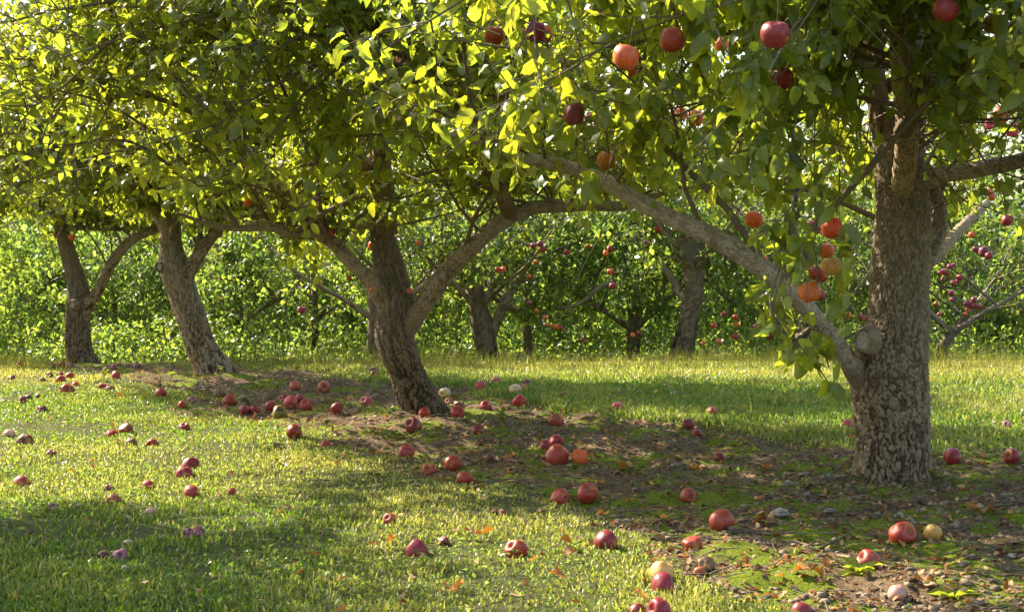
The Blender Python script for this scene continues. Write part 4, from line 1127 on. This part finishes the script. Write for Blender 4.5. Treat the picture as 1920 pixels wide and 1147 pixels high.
def add_apple(c, rad, colour, label, group, hanging, rot=None, big=True):
    rs = random.Random(int(c[0] * 1000) * 31 + int(c[1] * 977))
    if colour in ('brown', 'olive', 'dark', 'grey', 'mauve') and not hanging: me = rs.choice(ROTTEN)
    elif big: me = rs.choice(APPLES[:4] if hanging else APPLES)
    else: me = rs.choice(SMALL)
    o = bpy.data.objects.new('apple', me)
    COL.objects.link(o)
    o.location = c
    o.scale = (rad * rs.uniform(.94, 1.06), rad * rs.uniform(.94, 1.06), rad * rs.uniform(.93, 1.04))
    if hanging: o.rotation_euler = (rs.uniform(-.35, .35), rs.uniform(-.35, .35), rs.uniform(0, 6.28))
    else: o.rotation_euler = rot or (rs.uniform(-1.6, 1.6), rs.uniform(-1.3, 1.3), rs.uniform(0, 6.28))
    b = COLS[colour]; j_ = rs.uniform(0.85, 1.15)
    o.color = (min(1, b[0] * j_), min(1, b[1] * rs.uniform(0.8, 1.25)), min(1, b[2] * j_), 1)
    o['label'] = label; o['category'] = 'apple'; o['group'] = group
    if big:
        s = bpy.data.objects.new('stem', STEM_LONG if hanging else STEM); COL.objects.link(s); s.parent = o
        s = bpy.data.objects.new('calyx', CALYX); COL.objects.link(s); s.parent = o
    return o

FALLEN = [  # px, py (centre of what shows), width, height, colour
 (38, 684, 14, 11, 'red'), (99, 687, 13, 8, 'dark'), (115, 684, 15, 11, 'crimson'), (132, 685, 14, 8, 'mauve'), (213, 687, 12, 8, 'mauve'), (256, 684, 14, 8, 'mauve'),
 (23, 708, 16, 8, 'dark'), (80, 713, 14, 7, 'dark'), (93, 704, 13, 9, 'dark'), (114, 701, 11, 7, 'crimson'), (114, 712, 18, 14, 'red'), (131, 706, 17, 12, 'red'), (141, 719, 13, 7, 'orange'),
 (127, 729, 27, 14, 'red'), (43, 750, 20, 13, 'dark'), (53, 744, 13, 8, 'brown'), (71, 744, 10, 7, 'dark'), (78, 766, 20, 11, 'dark'), (193, 724, 18, 12, 'red'), (206, 728, 16, 9, 'dark'), (217, 704, 17, 12, 'red'), (301, 738, 22, 19, 'red'),
 (342, 759, 16, 14, 'red'), (360, 748, 19, 12, 'mauve'), (412, 738, 22, 18, 'olive'), (431, 751, 25, 18, 'red'), (457, 753, 22, 16, 'olive'), (459, 769, 22, 17, 'crimson'), (478, 769, 19, 14, 'crimson'),
 (507, 762, 22, 18, 'crimson'), (525, 771, 30, 18, 'olive'), (533, 747, 19, 14, 'crimson'), (546, 754, 26, 23, 'pinkred'), (562, 748, 19, 14, 'crimson'), (574, 758, 25, 17, 'red'), (553, 723, 19, 14, 'pinkred'),
 (608, 725, 24, 19, 'pinkred'), (631, 766, 21, 20, 'crimson'), (611, 749, 20, 12, 'olive'), (236, 802, 26, 15, 'crimson'), (209, 812, 22, 11, 'red'), (346, 799, 22, 12, 'crimson'), (285, 829, 21, 12, 'red'),
 (552, 810, 29, 26, 'red'), (611, 832, 22, 12, 'red'), (97, 849, 20, 9, 'dark'), (46, 823, 30, 15, 'brown'), (18, 811, 22, 11, 'pale'), (246, 829, 22, 8, 'brown'), (358, 867, 31, 16, 'crimson'), (346, 883, 31, 17, 'crimson'),
 (42, 903, 32, 17, 'red'), (279, 908, 23, 13, 'red'), (204, 917, 19, 13, 'brown'), (213, 934, 27, 16, 'pinkred'), (360, 921, 32, 19, 'red'), (435, 922, 14, 15, 'red'), (98, 948, 19, 12, 'mauve'), (282, 959, 23, 11, 'pale'),
 (352, 999, 22, 14, 'mauve'), (370, 996, 28, 15, 'mauve'), (225, 1041, 30, 19, 'mauve'), (193, 1038, 20, 13, 'dark'), (234, 1066, 18, 10, 'pale'), (240, 1017, 20, 9, 'pale'),
 (699, 694, 20, 10, 'purple'), (702, 701, 17, 11, 'crimson'), (686, 752, 24, 15, 'pinkred'), (929, 714, 21, 13, 'pinkred'), (903, 722, 23, 15, 'pinkred'), (988, 718, 17, 11, 'purple'), (967, 730, 24, 18, 'pale'),
 (983, 728, 18, 15, 'pinkred'), (1011, 714, 9, 6, 'mauve'), (1018, 724, 14, 8, 'mauve'), (974, 752, 24, 19, 'red'), (911, 762, 23, 17, 'crimson'), (833, 736, 21, 18, 'pale'), (842, 752, 15, 10, 'pinkred'), (858, 757, 16, 10, 'dark'),
 (858, 771, 26, 20, 'red'), (797, 774, 24, 18, 'red'), (775, 796, 31, 21, 'crimson'), (896, 807, 22, 15, 'crimson'), (1053, 742, 15, 12, 'red'), (1047, 699, 10, 5, 'red'), (1163, 738, 13, 8, 'brown'), (1197, 709, 13, 6, 'brown'),
 (1263, 738, 13, 8, 'mauve'), (1157, 764, 24, 17, 'pinkred'), (1045, 788, 27, 21, 'pinkred'), (1023, 833, 21, 14, 'crimson'), (1044, 826, 28, 20, 'crimson'), (1045, 854, 41, 33, 'red'), (1087, 856, 31, 23, 'orange'),
 (761, 847, 31, 25, 'red'), (805, 880, 26, 21, 'red'), (848, 869, 31, 29, 'red'), (871, 896, 28, 25, 'red'), (917, 858, 20, 18, 'brown'), (1050, 932, 34, 26, 'red'), (1101, 925, 39, 34, 'red'), (730, 972, 24, 16, 'red'),
 (782, 1026, 42, 26, 'crimson'), (832, 1014, 20, 16, 'dark'), (969, 1030, 40, 31, 'red'), (1136, 1011, 43, 27, 'crimson'), (943, 962, 16, 11, 'brown'), (928, 959, 13, 8, 'brown'), (1240, 1069, 43, 26, 'yellow'), (1246, 1092, 47, 28, 'crimson'),
 (1236, 1138, 47, 30, 'crimson'), (1195, 1140, 29, 16, 'crimson'), (1335, 772, 25, 17, 'pinkred'), (1290, 797, 22, 21, 'crimson'), (1306, 813, 19, 17, 'crimson'), (1348, 853, 21, 12, 'crimson'), (1589, 796, 21, 15, 'pinkred'),
 (1785, 857, 33, 24, 'crimson'), (1897, 855, 31, 26, 'crimson'), (1864, 793, 12, 7, 'pale'), (1887, 797, 20, 12, 'mauve'), (1329, 710, 9, 6, 'mauve'), (1500, 713, 9, 6, 'mauve'), (1290, 930, 32, 26, 'red'), (1353, 977, 46, 37, 'red'), (1298, 1019, 36, 27, 'red'),
 (1323, 1056, 38, 25, 'brown'), (1310, 1071, 25, 17, 'pinkred'), (1692, 998, 49, 38, 'red'), (1748, 1000, 33, 32, 'gold'), (1628, 1050, 44, 30, 'red'), (1682, 1115, 33, 28, 'pale'), (1502, 1140, 37, 18, 'crimson')]

ORD = ['leftmost', 'second from left', 'third from left', 'fourth from left', 'fifth from left', 'sixth from left', 'seventh from left', 'eighth from left', 'ninth from left', 'tenth from left',
       'eleventh from left', 'twelfth from left', 'thirteenth from left', 'fourteenth from left', 'fifteenth from left', 'sixteenth from left', 'seventeenth from left', 'eighteenth from left', 'nineteenth from left', 'twentieth from left']
def fallen_region(x, y):
    if y > 930:
        if x < 400: return 'in the shaded grass at the lower left'
        if x < 1180: return 'on the sunny lawn at the bottom centre'
        return 'among moss and soil at the bottom right'
    if x < 270: 
        if y < 700: return 'round the foot of the leftmost trunk'
        if y < 740: return 'just before the leftmost trunk'
        return 'on the lawn at the far left'
    if x < 645:
        if y >= 780: return 'on the sunny lawn left of centre'
        return 'on the mossy strip left of the middle trunk'
    if x < 890 and y < 815: return 'close round the foot of the middle trunk'
    if x < 945 and y >= 815: return 'where lawn meets soil below middle'
    if y < 735: return 'in the shaded grass right of the middle trunk'
    if x < 1120: return 'on the shaded soil at the centre'
    if x < 1600: return 'left of the big right trunk'
    return 'right of the big right trunk'

def label_rank(items, region_of, thing):
    """items rows (x, y, ..., colour): a label that singles each out"""
    reg = {}
    for n, it in enumerate(items):
        reg.setdefault((region_of(it[0], it[1]), it[-1]), []).append(n)
    out = [None] * len(items)
    for (rg, c), ids in reg.items():
        ids.sort(key=lambda n: items[n][0])
        for kx, n in enumerate(ids):
            rg = rg.replace('in background leaves', 'in leaves').replace('in the upper background cluster', 'in the upper far cluster').replace('cluster right of the big trunk', 'cluster at the right').replace('in the lower background cluster', 'in the lower far cluster')
            base = f'{WORD[c]} {thing} {rg}'
            if len(ids) == 1: out[n] = base
            elif kx == len(ids) - 1: out[n] = f'rightmost {base}'
            else: out[n] = f'{base}, {ORD[kx]}' if kx else f'leftmost {base}'
    return out

labs = label_rank(FALLEN, fallen_region, 'fallen apple')
SPECIAL = {(1045, 854): 'large bright red apple with a deep cleft, lying on moss at the centre', (1748, 1000): 'yellow apple with a dark rotten patch beside a large red one',
           (1692, 998): 'large red apple lying left of the yellow rotten one', (1353, 977): 'plump bright red apple lying alone on sunny moss', (967, 730): 'pale yellow-pink apple in the shade right of the middle trunk',
           (1240, 1069): 'split pale yellow apple just behind a crimson one at the bottom', (1246, 1092): 'crimson apple in front of the split pale yellow one'}
for (x_, y_, w_, h_, c_), lb in zip(FALLEN, labs):
    lb = SPECIAL.get((x_, y_), lb)
    full = h_ / w_ > 0.68
    gx, gy = ground_hit(x_, y_ + h_ * (0.46 if full else 0.62) - 1)
    rad = w_ / 2 * gy / F * 1.04
    top = y_ - h_ / 2
    c = P(x_, top + w_ * 0.44, gy + rad * 0.15)
    g = gz(c[0], c[1])
    c[2] = min(max(c[2], g + rad * (0.45 if full else 0.1)), g + rad * 0.92)
    add_apple(c, rad, c_, lb, 'fallen apples on the orchard floor', False)

def hang_region(x, y):
    if x < 850: 
        return 'in the left trees' if x < 500 else 'in the middle tree'
    if x < 1200: return 'in the upper centre leaves' if y < 350 else 'below the pale limb'
    if x < 1360: return 'in the leaves above the pale limb'
    if 1400 < x < 1620 and y > 380: return 'in the cluster left of the big trunk'
    if x < 1620: return 'at the upper right'
    return 'in the leaves right of the big trunk'
labs = label_rank(HANG, hang_region, 'apple hanging')
for (x_, y_, w_, c_), lb, ko in zip(HANG, labs, KO):
    d_ = ko[3]
    add_apple(P(x_, y_, d_), w_ / 2 * d_ / F * 1.03, c_, lb, 'apples hanging in the near trees', True)
def bg_region(x, y):
    if x < 960: return 'in background leaves near the forked trunk'
    if x < 1080: return 'in background leaves under the wide fork' if y < 540 else 'low in background leaves at the centre'
    if x < 1250: return 'in background leaves left of the curved trunk'
    if x < 1700: return 'in background leaves between curved and big trunk'
    return 'in the upper background cluster right of the big trunk' if y < 555 else 'in the lower background cluster right of the big trunk'
labs = label_rank(BG_APPLES, bg_region, 'apple')
for (x_, y_, w_, c_), lb in zip(BG_APPLES, labs):
    add_apple(P(x_, y_, 14.6), w_ / 2 * 14.6 / F * 1.05, c_, 'small ' + lb, 'small apples hanging in the background trees', True, big=False)

# ------------------------------------------------------------ stones, fallen leaves, sticks and weeds one by one
STONES = [(1267, 870, 22), (1552, 892, 20), (1462, 960, 50), (1556, 955, 32), (1508, 888, 22), (1898, 1042, 26), (1513, 925, 22), (1565, 1012, 18), (1478, 905, 24), (1822, 1040, 18), (1686, 965, 22), (1435, 930, 18), (913, 900, 14), (1610, 1045, 16)]
for n, (x_, y_, w_) in enumerate(sorted(STONES)):
    gx, gy = ground_hit(x_, y_ + w_ * 0.2)
    s = w_ / 2 * gy / F
    r = np.random.default_rng(800 + n)
    V, f = rock_mesh_np(1, np.array([gx]), np.array([gy]), np.array([s * 0.85]), r, 0.25)
    V = V - np.array([gx, gy, gz(gx, gy)])
    o = link('stone', mesh_np('stone', V, [f], M['stone'], smooth=False), None, f'{"larger flat" if w_ > 28 else "small"} brown-grey stone on the bare soil, {ORD[n]} of the stones', 'stone', 'stones on the bare soil', loc=(gx, gy, gz(gx, gy)))

DEAD = [(1838, 962, 58, .0, 'pale'), (1305, 889, 26, .9, 'orange'), (1110, 862, 20, .95, 'orange'), (1430, 984, 52, .05, 'dark brown'), (1500, 1072, 34, .7, 'rust'), (1528, 1080, 36, .4, 'rust'), (1548, 1066, 30, .2, 'brown'),
        (1062, 1029, 36, .05, 'brown'), (1062, 1050, 30, .25, 'brown'), (1045, 1090, 34, .5, 'orange-brown'), (1000, 1062, 20, .6, 'orange-brown'), (880, 1008, 28, .05, 'dark brown'), (908, 1010, 32, .5, 'orange-brown'), (842, 1116, 34, .85, 'orange'),
        (862, 1110, 26, .7, 'orange'), (640, 1098, 18, .9, 'orange'), (562, 1086, 26, .7, 'rust'), (1130, 973, 28, .8, 'orange'), (1180, 944, 18, .9, 'orange'), (1596, 829, 14, 1., 'yellow-orange'), (1553, 832, 14, .9, 'orange'), (1440, 878, 24, .9, 'orange'),
        (1840, 858, 18, .5, 'tan'), (735, 1028, 22, .7, 'rust'), (700, 1030, 18, .6, 'rust'), (226, 746, 14, .8, 'orange'), (1200, 1128, 30, .6, 'tan'), (1425, 938, 20, .6, 'rust'), (955, 861, 30, .2, 'tan'), (1170, 880, 40, .15, 'tan'), (1733, 1102, 40, .1, 'brown'), (1332, 905, 26, .1, 'brown')]
labs = {}
order = sorted(range(len(DEAD)), key=lambda n: DEAD[n][0]); cnt = {}
for n in order:
    nm = DEAD[n][4]; cnt.setdefault(nm, []).append(n)
for nm, ids in cnt.items():
    for kx, n in enumerate(ids):
        x_, y_ = DEAD[n][0], DEAD[n][1]
        where = 'on the lawn' if (x_ < 1100 and y_ > 940) else ('on the bare soil' if y_ < 960 else 'on lower right moss')
        labs[n] = f'{nm} dead leaf curled {where}' + (f', {ORD[kx]} {nm} one' if len(ids) > 1 else '')
for n, (x_, y_, w_, t_, nm) in enumerate(DEAD):
    gx, gy = ground_hit(x_, y_ + 3)
    r = np.random.default_rng(900 + n)
    s = w_ * gy / F * 1.05
    tv, tf = leaf_template([0.08, 0.22, 0.42, 0.62, 0.80, 0.93])
    L = leaf_shape(tv, np.array([[r.uniform(0.2, 0.9)]]), np.array([[r.uniform(-0.5, 0.6)]]), 0.5, r.uniform(0, 6), 1.2)[0]
    L[:, 1] -= 0.5
    L[:, 2] -= L[:, 2].min()
    tt = np.zeros((len(tv), 3)); tt[:, 0] = t_; tt[:, 1] = 2.6 if nm == 'pale' else (1.9 if nm == 'tan' else 1.1); tt[:, 2] = np.abs(tv[:, 0]) / .31
    o = link('fallen_leaf', mesh_np('fallen_leaf', L, tf, M['litter'], tt), None, labs[n], 'fallen leaf', 'dead leaves on the ground', loc=(gx, gy, gz(gx, gy) + 0.006 + (0.015 if dirt(np.array([gx]), np.array([gy]))[0] < .4 else 0)))
    o.scale = (s, s, s); o.rotation_euler = (r.uniform(-.25, .25), r.uniform(-.25, .25), r.choice([1.57, -1.57]) + r.uniform(-.7, .7))

STICKS = [([(1508, 918), (1560, 905), (1620, 893), (1668, 886)], .0035, 'long thin stick lying before the big trunk, pointing at its foot'),
          ([(1362, 1004), (1430, 1004), (1500, 1007), (1575, 1010)], .003, 'long straight stick lying left of the large red apple'),
          ([(1538, 1034), (1560, 1025), (1582, 1012), (1600, 1003)], .004, 'short slanting stick lying just left of the large red apple'),
          ([(1462, 1020), (1495, 1024), (1528, 1034)], .003, 'thin pale stick on moss below the long straight one'),
          ([(1376, 866), (1400, 862), (1430, 862)], .003, 'pale stick lying on sunny moss left of the big trunk'),
          ([(1240, 984), (1290, 978), (1345, 972)], .0025, 'thin dark stick touching the lone bright red apple'),
          ([(1125, 763), (1143, 775), (1150, 780)], .003, 'short pale twig sticking up beside a light red apple'),
          ([(1800, 968), (1860, 955), (1900, 950)], .0025, 'thin stick by the pale curled leaf at the right'),
          ([(880, 920), (950, 905), (1010, 903)], .003, 'dark stick on the soil below the centre'),
          ([(968, 835), (972, 815), (984, 803)], .0022, 'thin bent twig standing in the soil at the centre')]
for n, (pp, rr, lb) in enumerate(STICKS):
    pts = []
    for kx, (x_, y_) in enumerate(pp):
        gx, gy = ground_hit(x_, y_)
        pts.append((gx, gy, gz(gx, gy) + 0.010 + 0.004 * (kx % 2), rr * (1.2 - 0.2 * kx)))
    if 'standing' in lb or 'sticking up' in lb:
        g0 = pts[0]
        pts = [(P(x_, y_, g0[1])[0], g0[1] + .004 * kx, P(x_, y_, g0[1])[2], rr) for kx, (x_, y_) in enumerate(pp if 'standing' in lb else pp[::-1])]
    pts = np.array(pts)
    org = pts[0, :3].copy(); pts[:, :3] -= org
    V, Fc, tt = tube(pts, 8, 0.008, (0.01, 0.02), 0.0006, 0.10, 70 + n)
    link('stick', mesh_np('stick', V, Fc, M['twig'], tt), None, lb, 'stick', 'sticks on the ground', loc=tuple(org))

def weed(px, py, h, label, nleaf, seed, rosette=False, ls=0.03, stem_h=None, spread=0.9):
    gx, gy = ground_hit(px, py)
    g = gz(gx, gy)
    r = np.random.default_rng(seed)
    root = link('weed', None, None, label, 'weed', 'weeds on the orchard floor', loc=(gx, gy, g))
    H = h * gy / F
    if not rosette:
        n = 3
        tips = np.stack([r.uniform(-.3, .3, n) * H, r.uniform(-.3, .3, n) * H, H * r.uniform(.7, 1, n)], 1)
        t = np.linspace(0, 1, 5)[None, :, None]
        pts = tips[:, None] * t + np.array([0, 0, 0.0]) 
        V, q = strands(pts, np.full((n, 5), 0.0012), 4)
        s_ = link('stem', mesh_np('stem', V, [q], M['grass'], np.tile([0.1, 0.8, 1], (len(V), 1))), root, loc=(0, 0, 0))
    for kx in range(nleaf):
        me = LEAF_VARIANTS[kx % 9]
        o = bpy.data.objects.new('leaf', me); COL.objects.link(o); o.parent = root
        th = kx * 2.4 + seed
        if rosette:
            o.location = (0, 0, .006); o.rotation_euler = (r.uniform(.1, .6), 0, th); s = ls * r.uniform(.7, 1.2); o.scale = (s * .8, s, s)
        else:
            tip = tips[kx % 3]; q_ = r.uniform(.3, 1)
            o.location = tuple(tip * q_); o.rotation_euler = (r.uniform(.0, .8), 0, th); s = ls * r.uniform(.7, 1.2); o.scale = (s, s, s)
weed(800, 845, 40, 'leafy green seedling at the lawn edge below the middle trunk', 10, 1, ls=0.04)
weed(553, 712, 32, 'small sunlit weed on the mossy strip left of the middle trunk', 9, 2, ls=0.04)
weed(413, 712, 28, 'small weed growing before the leaning trunk', 9, 3, ls=0.04)
weed(320, 714, 20, 'low pale green weed left of the leaning trunk', 9, 4, ls=0.04)
weed(1610, 1075, 20, 'flat rosette weed in front of a red apple at the lower right', 9, 5, True, 0.075)
weed(1790, 1125, 20, 'flat rosette weed near the bottom right corner', 8, 6, True, 0.07)
weed(935, 800, 40, 'dark green tuft on the shaded soil right of the middle trunk', 14, 7, ls=0.05)
weed(1750, 900, 22, 'small weed at the right foot of the big trunk', 9, 8, ls=0.04)
weed(195, 712, 22, 'small weed beside apples between the two leftmost trunks', 9, 9, ls=0.04)
weed(122, 1050, 24, 'bright broad-leaved weed in the shaded lower left grass', 6, 10, True, 0.035)
# feathery dry grass plant before the leaning trunk
gx, gy = ground_hit(300, 722)
root = link('dry_grass_plant', None, None, 'feathery dry grass plant standing between the two leftmost trunks', 'plant', loc=(gx, gy, gz(gx, gy)))
r = np.random.default_rng(55)
for kx in range(26):
    t = np.linspace(0, 1, 7)
    H = r.uniform(0.10, 0.27); th = r.uniform(0, 6.28); sp_ = r.uniform(0.02, 0.12)
    pts = np.stack([np.cos(th) * sp_ * t ** 1.5, np.sin(th) * sp_ * t ** 1.5, H * (t - 0.25 * t ** 3)], 1)[None]
    V, q = strands(pts, (0.0014 * (1.1 - t))[None], 3)
    link('blade', mesh_np('blade', V, [q], M['grass'], np.tile([r.uniform(.4, 1), 1.1, 1], (len(V), 1))), root, loc=(0, 0, 0))
print('done')
